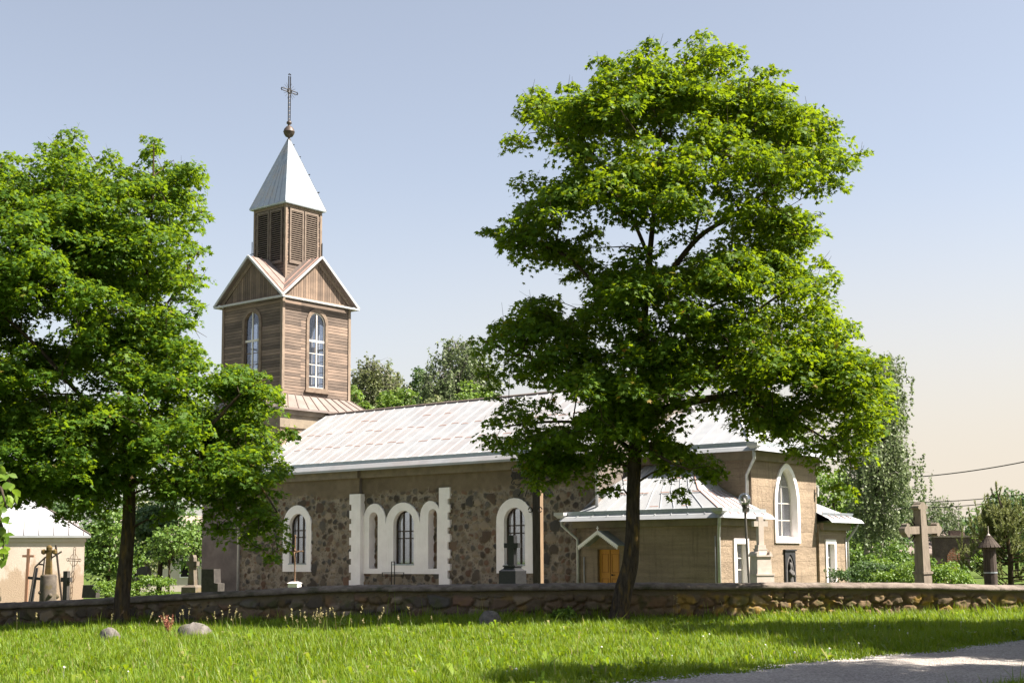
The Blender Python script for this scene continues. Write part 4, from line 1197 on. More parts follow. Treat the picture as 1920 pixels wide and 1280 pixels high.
# big stone cross on the right
Y = 41.9
r, g = root_at(1731, Y, 'stone_cross', 'big grey-brown timber-like cross with trefoil arm ends behind the wall, by the hedge', 'cross', rz=R(30))
r.rotation_euler = (0, R(-1.6), R(30))
Z = lambda py: zpx(1731, py, Y)-g
def trefoil_arm(m, ax, base, tip, w, d, zc):
    """arm along x (ax=0) or z (ax=1) ending in a three-lobed head"""
    s = 1 if tip > base else -1
    o = [(base, -w), (tip-s*.2, -w), (tip-s*.22, -w-.05), (tip-s*.17, -w-.095), (tip-s*.11, -w-.075), (tip-s*.08, -w-.01), (tip-s*.02, -w*.65), (tip, -w*.3), (tip, w*.3), (tip-s*.02, w*.65), (tip-s*.08, w+.01), (tip-s*.11, w+.075), (tip-s*.17, w+.095), (tip-s*.22, w+.05), (tip-s*.2, w), (base, w)]
    if ax == 0: m.prism([(a, zc+b) for a, b in o], [], -d, d, FRONT)
    else: m.prism([(b, a) for a, b in o], [], -d, d, FRONT)
m = MB()
zt, za, zb = Z(941), Z(993), Z(1072)
m.frustum(0, 0, zb, .15, .18, zt-.35, .112, .15)
trefoil_arm(m, 1, zt-.35, zt, .11, .15, 0)
m.build('post', M['cross_stone'], r)
m = MB()
trefoil_arm(m, 0, .125, .78, .115, .12, za); trefoil_arm(m, 0, -.125, -.78, .115, .12, za)
m.build('arm', M['cross_stone'], r)
MB().box(-.2, .2, -.22, .22, zb-.05, zb+.02).frustum(0, 0, -.3, .18, .2, zb-.05, .165, .19).build('base', M['cross_stone'], r)
m = MB()
for q in range(4):
    for k in range(4):
        a = math.pi/2*q+math.pi/4+(k-1.5)*.3
        m.tube([(math.cos(a)*.12, .12, za+math.sin(a)*.12), (math.cos(a)*.42, .12, za+math.sin(a)*.42)], [.03, .014], 5)
m.build('ray', M['old_wood'], r)

# wooden shrine post with conical roof
Y = 41.9
r, g = root_at(1857, Y, 'wayside_shrine', 'round dark wooden shrine post with a conical slatted roof, right of the ruin', 'shrine')
r.rotation_euler = (0, R(-.8), 0)
Z = lambda py: zpx(1857, py, Y)-g
MB().lathe((0, 0, 0), [(.20, -.3), (.195, Z(1073)), (.185, Z(1028))], 12).build('post', M['old_wood'], r)
m = MB().lathe((0, 0, 0), [(.205, Z(1074)), (.205, Z(1071.5))], 12); m.build('band', M['galv'], r)
m = MB(); z0, z1 = Z(1026), Z(1004)
for k in range(16):
    a = 2*math.pi*k/16
    m.obox((.33*math.cos(a), .33*math.sin(a), z0), (.05*math.cos(a), .05*math.sin(a), z1), .1, .03, (math.cos(a)*.7, math.sin(a)*.7, .7))
m.lathe((0, 0, 0), [(.3, z0-.01), (.03, z1-.02)], 16)
m.lathe((0, 0, 0), [(.2, z0-.06), (.24, z0)], 12)
m.build('roof', M['old_wood'], r)
MB().lathe((0, 0, z1-.01), [(.045, 0), (.055, .03), (.02, .07), (.012, .1), (.012, .3)], 8).build('finial', M['pale_stone'], r)

# ruined brick pier beyond the hedge
Y = 58.0
r, g = root_at(1781, Y, 'brick_ruin', 'ruined plastered pier with a bare brick patch, between big cross and pine', 'ruin', rz=R(-6))
Z = lambda py: zpx(1781, py, Y)-g
t = NT('ruin_brick'); v = t.coord()
bk = t.n('ShaderNodeTexBrick', {'offset': .5}, Vector=t.n('ShaderNodeMapping', Vector=v, Rotation=(R(90), 0, 0)).outputs[0], Color1=(.30, .12, .07), Color2=(.22, .09, .055), Mortar=(.3, .26, .21), Scale=1.0)
bk.inputs['Brick Width'].default_value = .25; bk.inputs['Row Height'].default_value = .085; bk.inputs['Mortar Size'].default_value = .012
pl = t.ramp(t.noise(v, 5, 6, .6), [(.3, (.075, .055, .05)), (.7, (.14, .105, .09))])
mk = t.n('ShaderNodeTexGradient', {'gradient_type': 'SPHERICAL'}, Vector=t.n('ShaderNodeMapping', Vector=v, Location=(-.02, 0, -.72), Scale=(1.45, .2, 1.0)).outputs[0])
msk = t.ramp(t.math('ADD', mk.outputs[1], t.math('MULTIPLY', t.noise(v, 6, 4, .7), .5)), [(.62, (0, 0, 0)), (.68, (1, 1, 1))])
M['brick'] = None
M['ruin'] = t.finish(pl, .95, 0, .1, t.bump(t.noise(v, 12, 5, .7), .7, .05))
t = NT('bare_red_brick'); v = t.coord()
bk = t.n('ShaderNodeTexBrick', {'offset': .5}, Vector=t.n('ShaderNodeMapping', Vector=v, Rotation=(R(90), 0, 0)).outputs[0], Color1=(.30, .125, .07), Color2=(.20, .085, .05), Mortar=(.26, .2, .15), Scale=1.0)
bk.inputs['Brick Width'].default_value = .25; bk.inputs['Row Height'].default_value = .085; bk.inputs['Mortar Size'].default_value = .012
M['brick'] = t.finish(t.mix(.4, bk.outputs[0], t.mix(t.noise(v, 8, 5, .7), (.1, .1, .1), (.9, .9, .9)), 'OVERLAY'), .95, 0, .1, t.bump(t.noise(v, 10, 5, .7), 1.0, .06))
MB().prism([(-.62, -.3), (.5, -.3), (.52, .3), (.72, .9), (.78, Z(1007)), (-.66, Z(1007))], [], -.35, .35, FRONT).build('pier', M['ruin'], r)
MB().prism([(.79, Z(1010)), (1.9, Z(1008)), (1.9, Z(1025)), (1.2, Z(1030)), (.79, Z(1045))], [], -.25, .25, FRONT).build('wall_stub', M['ruin'], r)
MB().prism([(-.32, .6), (.10, .55), (.20, 1.07), (.30, 1.45), (.40, 1.85), (.14, 2.07), (-.04, 1.95), (-.18, 1.73), (-.2, 1.4), (-.3, 1.1)], [], -.37, -.3, FRONT).build('bare_brick', M['brick'], r)
MB().box(-.7, 1.95, -.4, .4, Z(1006.9), Z(1003.5)).build('cap', M['cross_stone'], r)
MB().box(.0, .42, -.2, .2, Z(1003.4), Z(994)).frustum(.52, 0, Z(1003.4), .1, .2, Z(996), .07, .15).build('broken_stub', M['ruin'], r)

# ---- left part of the churchyard
def simple_cross(px, Y, top, arm, w, halfw, name, label, m, t=.08, d=.06, rz=0, tilt=0, armtilt=0, cat='cross', ends=False):
    r, g = root_at(px, Y, name, label, cat, rz=R(rz))
    r.rotation_euler = (0, R(tilt), R(rz))
    zt, za = zpx(px, top, Y)-g, zpx(px, arm, Y)-g
    mm = MB().box(-t, t, -d, d, -.3, zt); mm.build('upright', M[m], r)
    a = math.tan(R(armtilt))
    mm = MB()
    for s in (-1, 1):
        mm.obox((s*(t+.001), 0, za+a*s*t), (s*halfw, 0, za+a*s*halfw), d*1.8, w*2)
    if ends:
        for s in (-1, 1): mm.obox((s*halfw, 0, za-.1+a*s*halfw), (s*halfw, 0, za+.1+a*s*halfw), .05, .05)
    mm.build('crossbar', M[m], r)
    return r
simple_cross(51, 59.6, 1028, 1042, .05, .25, 'wooden_cross', 'faded red-brown wooden cross leaning on the pale chapel wall, leftmost of the crosses', 'red_wood', .06, .05, 0, 1.2)
simple_cross(58, 52.0, 1063, 1083, .05, .26, 'grave_cross', 'black painted wooden cross tilted to the right, beside the stump-shaped monument', 'black_paint', .055, .05, -8, 7, 2)
simple_cross(126, 52.0, 1070, 1086, .085, .22, 'grave_cross', 'short black stone cross upright, right of the stump-shaped monument', 'grave_dark', .1, .08, -25)
simple_cross(121, 58.5, 1020, 1038, .03, .22, 'wooden_cross', 'thin grey wooden cross leaning left with a slanted bar, on the chapel wall', 'old_wood', .035, .035, 0, -8, 24)
# ornate iron cross
Y = 57.5
r, g = root_at(134, Y, 'iron_cross', 'openwork rusty iron cross with scrolled ends, right end of the chapel wall', 'cross', rz=R(-10))
r.rotation_euler = (0, R(3), R(-10))
zt, za = zpx(134, 1030, Y)-g, zpx(134, 1049, Y)-g
m = MB()
for o in (-.04, .04):
    m.tube([(o, 0, -.2), (o, 0, zt)], .014, 5); m.tube([(-.27, 0, za+o), (.27, 0, za+o)], .014, 5)
for k in range(7): m.tube([(-.04, 0, .5+k*.22), (.04, 0, .6+k*.22)], .01, 4)
for s in (-1, 1):
    m.tube([(s*(.27+.05*math.cos(q*.8)), 0, za+.07*math.sin(q*.8)) for q in range(9)], .012, 4)
    m.tube([(s*.05, 0, za-.25), (s*.14, 0, za-.15), (s*.18, 0, za-.05)], .01, 4); m.tube([(s*.05, 0, za+.25), (s*.14, 0, za+.15), (s*.18, 0, za+.05)], .01, 4)
    m.tube([(s*.05, 0, za-.9), (s*.13, 0, za-.7), (s*.05, 0, za-.5)], .01, 4)
m.tube([(.05*math.cos(q*.8), 0, zt+.05+.06*math.sin(q*.8)) for q in range(9)], .012, 4)
m.build('cross', M['rust_iron'], r)
M['stump_stone'] = mottled('shaded_weathered_stone', (.05, .042, .038), (.125, .105, .09), 4, 0.9, 0.4, 30, 0.15, c3=(.09, .07, .03), s3=3)  # copy of the weathered granite, darkened for the stump's shade
# stump-shaped monument with lichened cross and leaning rails
Y = 50.5
r, g = root_at(92, Y, 'stump_monument', 'stone monument carved as a tree stump carrying a lichen-covered cross, before the chapel', 'gravestone')
Z = lambda py: zpx(92, py, Y)-g
mb = MB(); n = 18; prof = [(.36, -.3), (.35, .1), (.32, .4), (.30, .7), (.29, Z(1080)), (.27, Z(1077)), (.1, Z(1076))]
mb.lathe((0, 0, 0), prof, n)
for (a, z, rr) in ((2.6, .55, .1), (.4, .8, .09), (4.4, .5, .11), (5.3, .85, .08), (3.9, .95, .07)):
    mb.lathe((.3*math.cos(a), .3*math.sin(a), z), [(.02, -rr), (rr, -rr*.4), (rr*.9, rr*.5), (.02, rr)], 8)
mb.build('stump', M['stump_stone'], r, True)
m = MB().frustum(0, 0, Z(1076), .11, .1, Z(1045), .085, .08).box(-.085, .085, -.08, .08, Z(1045), Z(1026)).lathe((0, 0, Z(1026)), [(.1, -.1), (.11, .0), (.08, .06), (.02, .09)], 10)
for s in (-1, 1): m.obox((s*.086, 0, Z(1034)), (s*.2, 0, Z(1034)), .14, .13).lathe((s*.2, 0, Z(1034)), [(.02, -.1), (.09, -.05), (.09, .05), (.02, .1)], 8)
m.build('cross', M['lichen_stone'], r)
Y = 51.5
r, g = root_at(78, Y, 'leaning_rail', 'bent dark iron rail leaning against the stump-shaped monument', 'rail')
Z = lambda py: zpx(78, py, Y)-g
MB().tube([(-.5, 0, -.1), (-.22, 0, Z(1062)), (.12, 0, Z(1045)), (.3, 0, Z(1040))], .035, 6).tube([(-.1, .1, -.1), (.08, .1, Z(1045))], .03, 6).tube([(-.15, .05, Z(1057)), (.1, .05, Z(1058))], .03, 6).build('rail', M['grave_dark'], r)
# low dark headstone by the trunk
def headstone(px, Y, pts_px, name, label, m, d=.12, rz=0, cat='gravestone', base=None):
    r, g = root_at(px, Y, name, label, cat, rz=R(rz))
    k = mpp(Y)
    pts = [((x-px)*k, zpx(px, y, Y)-g) for x, y in pts_px]
    MB().prism(pts, [], -d, d, FRONT).build('slab', M[m], r)
    if base:
        MB().box(base[0], base[1], -d-.08, d+.08, -.3, base[2]).build('base', M[m], r)
    return r
headstone(172, 49, [(158, 1120), (186, 1120), (187, 1102), (180, 1096), (160, 1096)], 'gravestone', 'squat dark gravestone beside the clipped bush, just left of the maple trunk', 'grave_dark', .15, -10)
headstone(270, 56, [(256, 1098), (284, 1098), (284, 1070), (278, 1062), (268, 1061), (258, 1068)], 'gravestone', 'tall dark gravestone with slanted shoulders and pale edge, above the clipped bush', 'grave_dark', .12, -28, base=None)
headstone(397, 46.5, [(383, 1118), (418, 1118), (418, 1093), (410, 1092), (409, 1066), (383, 1066)], 'gravestone', 'stepped dark granite block gravestone standing before the tower wall', 'grave_dark', .22, -18)
Y = 50
r, g = root_at(362, Y, 'cross_monument', 'brown weathered stone cross on a sloped plinth, left of the stepped gravestone', 'gravestone', rz=R(-22))
Z = lambda py: zpx(362, py, Y)-g
m = MB().frustum(0, 0, Z(1097), .14, .11, Z(1068), .1, .1).box(-.1, .1, -.1, .1, Z(1068), Z(1045)).prism([(-.1, Z(1045)), (.1, Z(1045)), (.06, Z(1040)), (-.06, Z(1040))], [], -.1, .1, FRONT)
for s in (-1, 1): m.obox((s*.101, 0, Z(1056)), (s*.22, 0, Z(1056)), .19, .16)
m.build('cross', M['grave_stone'], r)
MB().frustum(0, 0, -.3, .34, .28, Z(1100), .30, .25).frustum(0, 0, Z(1100), .3, .25, Z(1096), .17, .14).build('plinth', M['grave_stone'], r)

# ---- chapel at the left edge
def chapel():
    p = at(158, 1044, 61.0)
    rz = R(19.0)
    r = empty('chapel', (p.x, p.y, 0), rz, 'small pale-rendered chapel with a white hipped metal roof, at the left edge', 'building')
    ze = zpx(158, 1003, 61.0)
    MB().box(-11, 0, 0, 7, -.8, ze-.1).build('wall', M['chapel'], r)
    MB().box(-11.06, .06, -.06, 7.06, ze-.28, ze-.1).build('cornice', M['chapel'], r)
    x0, x1, y0, y1 = -11.4, .25, -.16, 7.4
    mb = MB()
    zr = ze+2.2
    mb.add([(x0, y0, ze), (x1, y0, ze), (x1, y1, ze), (x0, y1, ze), (x0+3.5, 3.5, zr), (x1-3.3, 3.5, zr)], [(0, 1, 5, 4), (1, 2, 5), (2, 3, 4, 5), (3, 0, 4)])
    mb.box(x0, x1, y0, y1, ze-.1, ze-.003)
    ro = mb.build('roof', M['roof2'], r)
    sm = MB()
    for k in range(16):
        x = x1-.3-k*.62
        t = min(1, (x1-x)/3.3)
        sm.obox((x, y0, ze+.02), (x, y0+3.9*t, ze+.02+2.2*t), .025, .035)
    sm.obox((x1, y0, ze+.02), (x1-3.3, 3.5, zr+.02), .05, .05)
    sm.build('seam', M['seam_dark'], ro)
    MB().box(-.75, -.25, .9, 1.3, ze+.3, zpx(150, 979, 62.0)).box(-.8, -.2, .85, 1.35, zpx(150, 979, 62.0), zpx(150, 976.5, 62.0)).build('chimney', M['white_paint'], r)
chapel()

# far house walls glimpsed between the trees
def house(px, Y, w, h, d, name, label, wall, roof, rz=0, rh=2.2, win=True):
    p = at(px, 1044, Y); r = empty(name, (p.x, p.y, gzf(p.x, p.y)), R(rz), label, 'house')
    MB().box(-w/2, w/2, 0, d, -.6, h).build('wall', M[wall], r)
    mb = MB().prism([(-.5, h-.1), (d/2, h+rh), (d+.5, h-.1), (d+.5, h-.25), (-.5, h-.25)], [], -w/2-.4, w/2+.4, SIDE)
    mb.build('roof', M[roof], r)
    if win:
        n = max(1, int(w/3))
        for k in range(n):
            c = -w/2+(k+.5)*w/n
            f = MB().prism(rect(c-.5, c+.5, .9, 2.1), [rect(c-.43, c+.43, .97, 2.03)], -.06, .02, FRONT).build('window', M['white_paint'], r)
            MB().box(c-.43, c+.43, -.03, -.02, .97, 2.03).build('pane', M['dark_room'], f)
    return r
house(352, 92, 9, 2.9, 7, 'house', 'pale pinkish house wall glimpsed between trees left of the church', 'far_wall', 'asphalt_roof', 6)
house(1622, 105, 5.0, 2.0, 6, 'house', 'low brown-roofed house half hidden by bushes right of the church', 'far_wall', 'asphalt_roof', -14, 1.0, False)
house(1745, 118, 6.0, 2.0, 6, 'house', 'far grey-roofed house seen just behind the big cross', 'far_wall', 'seam_dark', 10, 1.8, False)

# overhead cables
def cable(p0, p1, sag, label):
    a, b = at(*p0), at(*p1)
    pts = [a.lerp(b, t/20)-Vector((0, 0, sag*4*(t/20)*(1-t/20))) for t in range(21)]
    c = (a+b)/2
    o = MB().tube([p-c for p in pts], .028, 5).build('overhead_cable', M['wire'])
    o.location = c
    tag(o, label, 'cable', 'overhead cables right of the church')
cable((1560, 897, 80), (2040, 838, 66), .5, 'upper black overhead cable running from the weeping birch to the right edge')
cable((1690, 941, 95), (2040, 906, 80), .3, 'middle black overhead cable passing behind the pine top')
cable((1690, 952, 95.5), (2040, 915, 81), .3, 'lowest faint overhead cable just under the middle one')

# boulders in the grass
def boulder(px, py, w, hpx, name_label, seed):
    d = _fw+_rt*(px-960)/FPX+_up*(_cy-py)/FPX; Y = -EYE/(d[2]/d[1])
    p = at(px, py, Y); k = mpp(Y); g = gzf(p.x, p.y)
    n, mth = 26, 14; rng = np.random.default_rng(seed)
    th = np.linspace(0, 2*np.pi, n, endpoint=False); ph = np.linspace(-.5, np.pi/2, mth)
    T, P = np.meshgrid(th, ph)
    rr = 1+.22*(vnoise(np.cos(T)*1.2+5, np.sin(T)*1.2+P*1.3+9, 1.5, seed)-.5)+.12*(vnoise(np.cos(T)*2+3, np.sin(T)*2+P*2, 2.2, seed+1)-.5)
    rr *= 1-.12*np.clip(np.sin(P), 0, 1)**4
    a = w*k/2; b = a*.75; c = hpx*k
    V = np.stack([a*rr*np.cos(P)*np.cos(T), b*rr*np.cos(P)*np.sin(T), c*rr*np.sin(P)], -1).reshape(-1, 3)
    F = [(r*n+q, r*n+(q+1) % n, (r+1)*n+(q+1) % n, (r+1)*n+q) for r in range(mth-1) for q in range(n)]
    o = mesh_np('boulder', V, np.array(F), M['boulder'], None, None, True)
    o.location = (p.x, p.y, g-.04)
    tag(o, name_label, 'boulder')
boulder(205, 1197, 46, 38, 'smaller rounded grey boulder in the grass below the left maple', 2)
boulder(362, 1190, 68, 34, 'broad flat grey boulder in the grass right of the left maple', 5)
boulder(917, 1174, 44, 34, 'dark shaded boulder at the foot of the wall, left of the right maple', 8)
# =================================================================== FOLIAGE
M['maple_leaf'] = leaf_mat('maple_leaf', [(0, (.028, .066, .005)), (.3, (.049, .106, .007)), (.7, (.080, .150, .010)), (.97, (.118, .185, .013)), (.995, (.2, .15, .02)), (1, (.24, .12, .015))], (.36, .47, .008), .45, .55, .2)
M['maple_leaf_deep'] = leaf_mat('maple_leaf_deep', [(0, (.028, .067, .007)), (.3, (.048, .108, .010)), (.7, (.076, .150, .014)), (.985, (.113, .185, .02)), (1, (.2, .14, .03))], (.33, .46, .012), .45, .55, .2)
M['bright_leaf'] = leaf_mat('fresh_leaf', [(0, (.07, .125, .02)), (.5, (.11, .18, .03)), (1, (.17, .24, .045))], (.3, .46, .05), .35)
M['bush_leaf'] = leaf_mat('bush_leaf', [(0, (.06, .115, .02)), (.5, (.09, .16, .028)), (1, (.14, .21, .04))], (.25, .4, .05), .3)
M['birch_leaf'] = leaf_mat('birch_leaf', [(0, (.09, .11, .045)), (.5, (.135, .155, .065)), (1, (.2, .205, .095))], (.3, .36, .12), .3)
M['grey_leaf'] = leaf_mat('grey_birch_leaf', [(0, (.065, .095, .032)), (.5, (.11, .15, .055)), (1, (.165, .20, .09))], (.26, .33, .15), .3)
M['dark_leaf'] = leaf_mat('dark_leaf', [(0, (.034, .068, .024)), (.5, (.058, .105, .034)), (1, (.095, .15, .048))], (.17, .30, .06), .28)
M['hedge_leaf'] = leaf_mat('hedge_leaf', [(0, (.06, .12, .015)), (.5, (.10, .175, .022)), (1, (.16, .24, .035))], (.3, .45, .04), .32)
M['needle'] = leaf_mat('pine_needle', [(0, (.10, .125, .04)), (.5, (.16, .18, .065)), (1, (.24, .245, .10))], (.36, .4, .12), .3)
M['grass_blade'] = leaf_mat('grass_blade', [(0, (.062, .122, .006)), (.4, (.105, .18, .008)), (.8, (.158, .23, .016)), (.94, (.17, .19, .035)), (.975, (.27, .225, .10)), (1, (.32, .26, .15))], (.38, .50, .010), .40, .5, .3)
M['seed_head'] = leaf_mat('grass_seed_head', [(0, (.3, .25, .12)), (1, (.42, .36, .2))], (.5, .42, .2), .3)
M['sorrel'] = leaf_mat('red_sorrel', [(0, (.22, .08, .055)), (1, (.36, .15, .10))], (.5, .2, .14), .3)
M['linden_leaf'] = leaf_mat('broad_leaf', [(0, (.06, .12, .012)), (.5, (.10, .175, .018)), (1, (.15, .22, .03))], (.32, .5, .03), .4)

def nrm(a): return a/(np.linalg.norm(a, axis=-1, keepdims=True)+1e-9)

def template_maple():
    half = [(62, .52), (40, .92), (14, .42), (-14, .66), (-48, .30)]
    pts = [(0, 1.0)]
    for a, r in half: pts.append((r*math.cos(R(a)), r*math.sin(R(a))))
    pts.append((0, -.18))
    for a, r in reversed(half): pts.append((-r*math.cos(R(a)), r*math.sin(R(a))))
    V = [(0, .05, 0)]+[(x, y, -.22*(x*x+.7*max(y, 0)**2)) for x, y in pts]
    V = np.array(V); V[:, 1] += .18
    n = len(pts)
    F = np.array([(0, i+1, (i+1) % n+1) for i in range(n)])
    return V, F
TM_MAPLE = template_maple()
TM_OVAL = (np.array([(0, 0, 0), (.3, .28, .05), (.34, .62, .02), (0, 1.0, -.18), (-.34, .62, .02), (-.3, .28, .05), (0, .5, -.06)], float),
           np.array([(0, 1, 6), (1, 2, 6), (2, 3, 6), (3, 4, 6), (4, 5, 6), (5, 0, 6)]))
TM_DIA = (np.array([(0, 0, 0), (.42, .5, .1), (0, 1, -.12), (-.42, .5, .1)], float), np.array([(0, 1, 2), (0, 2, 3)]))
TM_NEEDLE = (np.array([(-.02, 0, 0), (.02, 0, 0), (0, 1, 0)], float), np.array([(0, 1, 2)]))

def scatter(P, Nn, T, s, tmpl):
    """place the template at P with normal Nn, tip direction T and size s"""
    Nn = nrm(Nn); T = nrm(T-Nn*(T*Nn).sum(-1, keepdims=True)); Bn = np.cross(T, Nn)
    tv, tf = tmpl
    V = P[:, None, :]+s[:, None, None]*(tv[None, :, 0:1]*Bn[:, None, :]+tv[None, :, 1:2]*T[:, None, :]+tv[None, :, 2:3]*Nn[:, None, :])
    F = np.arange(len(P))[:, None, None]*len(tv)+tf[None]
    return V.reshape(-1, 3), F.reshape(-1, 3)

def clump_leaves(C, Rc, per, scale, rng, tmpl, flat=.45, up=.85, out=.55, jit=.45):
    n = len(C)
    cnt = np.maximum(4, (per*(Rc/.75)**2)).astype(int)
    idx = np.repeat(np.arange(n), cnt); k = len(idx)
    r = np.sqrt(rng.random(k)); th = rng.uniform(0, 2*np.pi, k)
    rc = Rc[idx]
    # every clump is a tilted, slightly lopsided umbrella of leaves
    squash = rng.uniform(.65, 1.25, (n, 2))[idx]
    x, y = r*np.cos(th)*squash[:, 0], r*np.sin(th)*squash[:, 1]
    z = flat*(1-r**1.6)-flat*.35+rng.normal(0, .14, k)
    tilt = rng.normal(0, .22, (n, 2))[idx]
    z = z+x*tilt[:, 0]+y*tilt[:, 1]
    P = C[idx]+np.stack([x, y, z], 1)*rc[:, None]
    N = np.stack([x*out, y*out, np.full(k, up)], 1)+rng.normal(0, jit, (k, 3))
    T = np.stack([x, y, np.full(k, -.35)], 1)+rng.normal(0, .5, (k, 3))
    s = scale*rng.uniform(.5, 1.3, k)
    return scatter(P, N, T, s, tmpl)

def limb_pts(spec, Y0):
    pts, rad = [], []
    for q in spec:
        px, py, rp = q[:3]; dY = q[3] if len(q) > 3 else 0
        pts.append(at(px, py, Y0+dY)); rad.append(rp*.60*mpp(Y0))
    return pts, rad

def smooth_path(pts, rad, sub=4):
    out, ro = [], []
    n = len(pts)
    for i in range(n-1):
        p0, p1, p2, p3 = pts[max(i-1, 0)], pts[i], pts[i+1], pts[min(i+2, n-1)]
        for k in range(sub):
            t = k/sub
            out.append(0.5*((2*p1)+(p2-p0)*t+(2*p0-5*p1+4*p2-p3)*t*t+(3*p1-p0-3*p2+p3)*t**3))
            ro.append(rad[i]*(1-t)+rad[i+1]*t)
    out.append(pts[-1]); ro.append(rad[-1])
    return out, ro

def maple(name, label, outline, Y0, limbs, n_in, per, leaf_m, seed, thick, holes=(), extra=(), scale=.105, fill=1.0):
    rng = np.random.default_rng(seed)
    tp, tr = limb_pts(limbs[0], Y0)
    base = tp[0].copy(); base.z = gzf(base.x, base.y)
    root = empty(name, base, 0, label, 'tree', 'maples by the churchyard wall')
    poly = np.array(outline, float)
    lo, hi = poly.min(0), poly.max(0)
    def ok2(q, m=24):
        d = np.where(in_poly(q[:, 0], q[:, 1], poly), poly_dist(q[:, 0], q[:, 1], poly), -1)
        for h in holes: d = np.where(((q[:, 0]-h[0])/h[2])**2+((q[:, 1]-h[1])/h[3])**2 < 1, -1, d)
        return d
    # boughs: wide flattish tiers of foliage with hollows between them
    nb = int(n_in/2.8)
    q = rng.uniform(lo, hi, (nb*6, 2)); d = ok2(q); q, d = q[d > 20][:nb], d[d > 20][:nb]
    T = thick*(1-np.exp(-d/95.0)); u = rng.uniform(-1, 1, len(q)); bY = np.sign(u)*np.abs(u)**.6*T
    rep = rng.integers(5, 11, len(q)); idx = np.repeat(np.arange(len(q)), rep); m = len(idx)
    th = rng.uniform(0, 2*np.pi, m); rr = np.sqrt(rng.random(m))
    kx = 1/mpp(Y0)
    offx, offy = rr*np.cos(th)*1.25, rr*np.sin(th)*1.25
    offz = .22-.5*rr**2+rng.normal(0, .2, m)
    cpx = q[idx]+np.stack([offx*kx, -offz*kx], 1)
    dd = ok2(cpx); keep = dd > 20
    C = at_np(cpx[keep][:, 0], cpx[keep][:, 1], Y0+bY[idx][keep]+offy[keep])
    Rc = rng.uniform(.40, .74, len(C))
    # loose fill between the boughs
    q = rng.uniform(lo, hi, (int(n_in*fill), 2)); d = ok2(q); q, d = q[d > 26], d[d > 26]
    T = thick*(1-np.exp(-d/95.0)); u = rng.uniform(-1, 1, len(q))
    CF = at_np(q[:, 0], q[:, 1], Y0+np.sign(u)*np.abs(u)**.55*T)
    C = np.concatenate([C, CF]); Rc = np.concatenate([Rc, rng.uniform(.3, .62, len(CF))])
    # sprays that make the uneven outline
    E = []; peri = np.concatenate([poly, poly[:1]])
    for a, b in zip(peri[:-1], peri[1:]):
        L = np.hypot(*(b-a)); m = max(1, int(L/24))
        for t in (np.arange(m)+rng.random(m)*.8)/m:
            E.append(a+(b-a)*t)
    E = np.array(E); cen = poly.mean(0)
    # pull inwards: step along several directions and keep the deepest
    best = E.copy(); bd = np.full(len(E), -1.0)
    for a in np.linspace(0, 2*np.pi, 12, endpoint=False):
        q = E+17*np.array([np.cos(a), np.sin(a)])
        d = np.where(in_poly(q[:, 0], q[:, 1], poly), poly_dist(q[:, 0], q[:, 1], poly), -1)
        g = d > bd; best[g] = q[g]; bd[g] = d[g]
    E = best[bd > 3]
    CE = at_np(E[:, 0], E[:, 1], Y0+rng.normal(0, thick*.28, len(E)))
    C = np.concatenate([C, CE]); Rc = np.concatenate([Rc, rng.uniform(.26, .42, len(CE))])
    V, F = clump_leaves(C, Rc, per, scale, rng, TM_MAPLE)
    bz = np.array(base)
    mesh_np('crown', V-bz, F, M[leaf_m], root)
    # wood: trunk, limbs, and a branch to every spray
    wood = MB(); nodes = []
    for i, l in enumerate(limbs):
        p, r = limb_pts(l, Y0); p, r = smooth_path(p, r, 5)
        if i == 0:
            r[0] *= 1.32; r[1] *= 1.12
            p[0] = p[0]+Vector((0, 0, -.25))
        wood.tube([q-base for q in p], r, 12 if i == 0 else 8)
        st = 6 if i == 0 else 1
        nodes += [(q, w) for q, w in zip(p[st:], r[st:])]
    NP_ = np.array([tuple(q) for q, _ in nodes]); NR = np.array([w for _, w in nodes])
    order = np.argsort(np.linalg.norm(C[:, None, :2]-NP_[None, :, :2], axis=2).min(1))
    grown = 0
    for i in order:
        c = C[i]
        d = np.linalg.norm(NP_-c, axis=1)+.7*np.maximum(0, NP_[:, 2]-c[2]+.2)
        j = int(d.argmin())
        if np.linalg.norm(NP_[j]-c) < .25: continue
        a = Vector(NP_[j]); b = Vector(c); mid = a.lerp(b, .5)+Vector(rng.normal(0, .08, 3))+Vector((0, 0, .10*(b-a).length))
        r0 = min(.075, max(.014, NR[j]*.6)); r0 = min(r0, .018+.022*(b-a).length)
        wood.tube([a-base, mid-base, b-base], [r0, r0*.6, .007], 5, False)
        NP_ = np.concatenate([NP_, [tuple(mid), tuple(b)]]); NR = np.concatenate([NR, [r0*.6, .012]])
        for _ in range(2):
            e = b+Vector(rng.normal(0, .3, 3))*Rc[i]*1.4+Vector((0, 0, .1))
            wood.tube([b-base, e-base], [.007, .003], 4, False)
    for l in extra:
        p, r = limb_pts(l, Y0); wood.tube([q-base for q in p], r, 5)
    wood.build('trunk', M['bark'], root, True, fix=False)
    return root

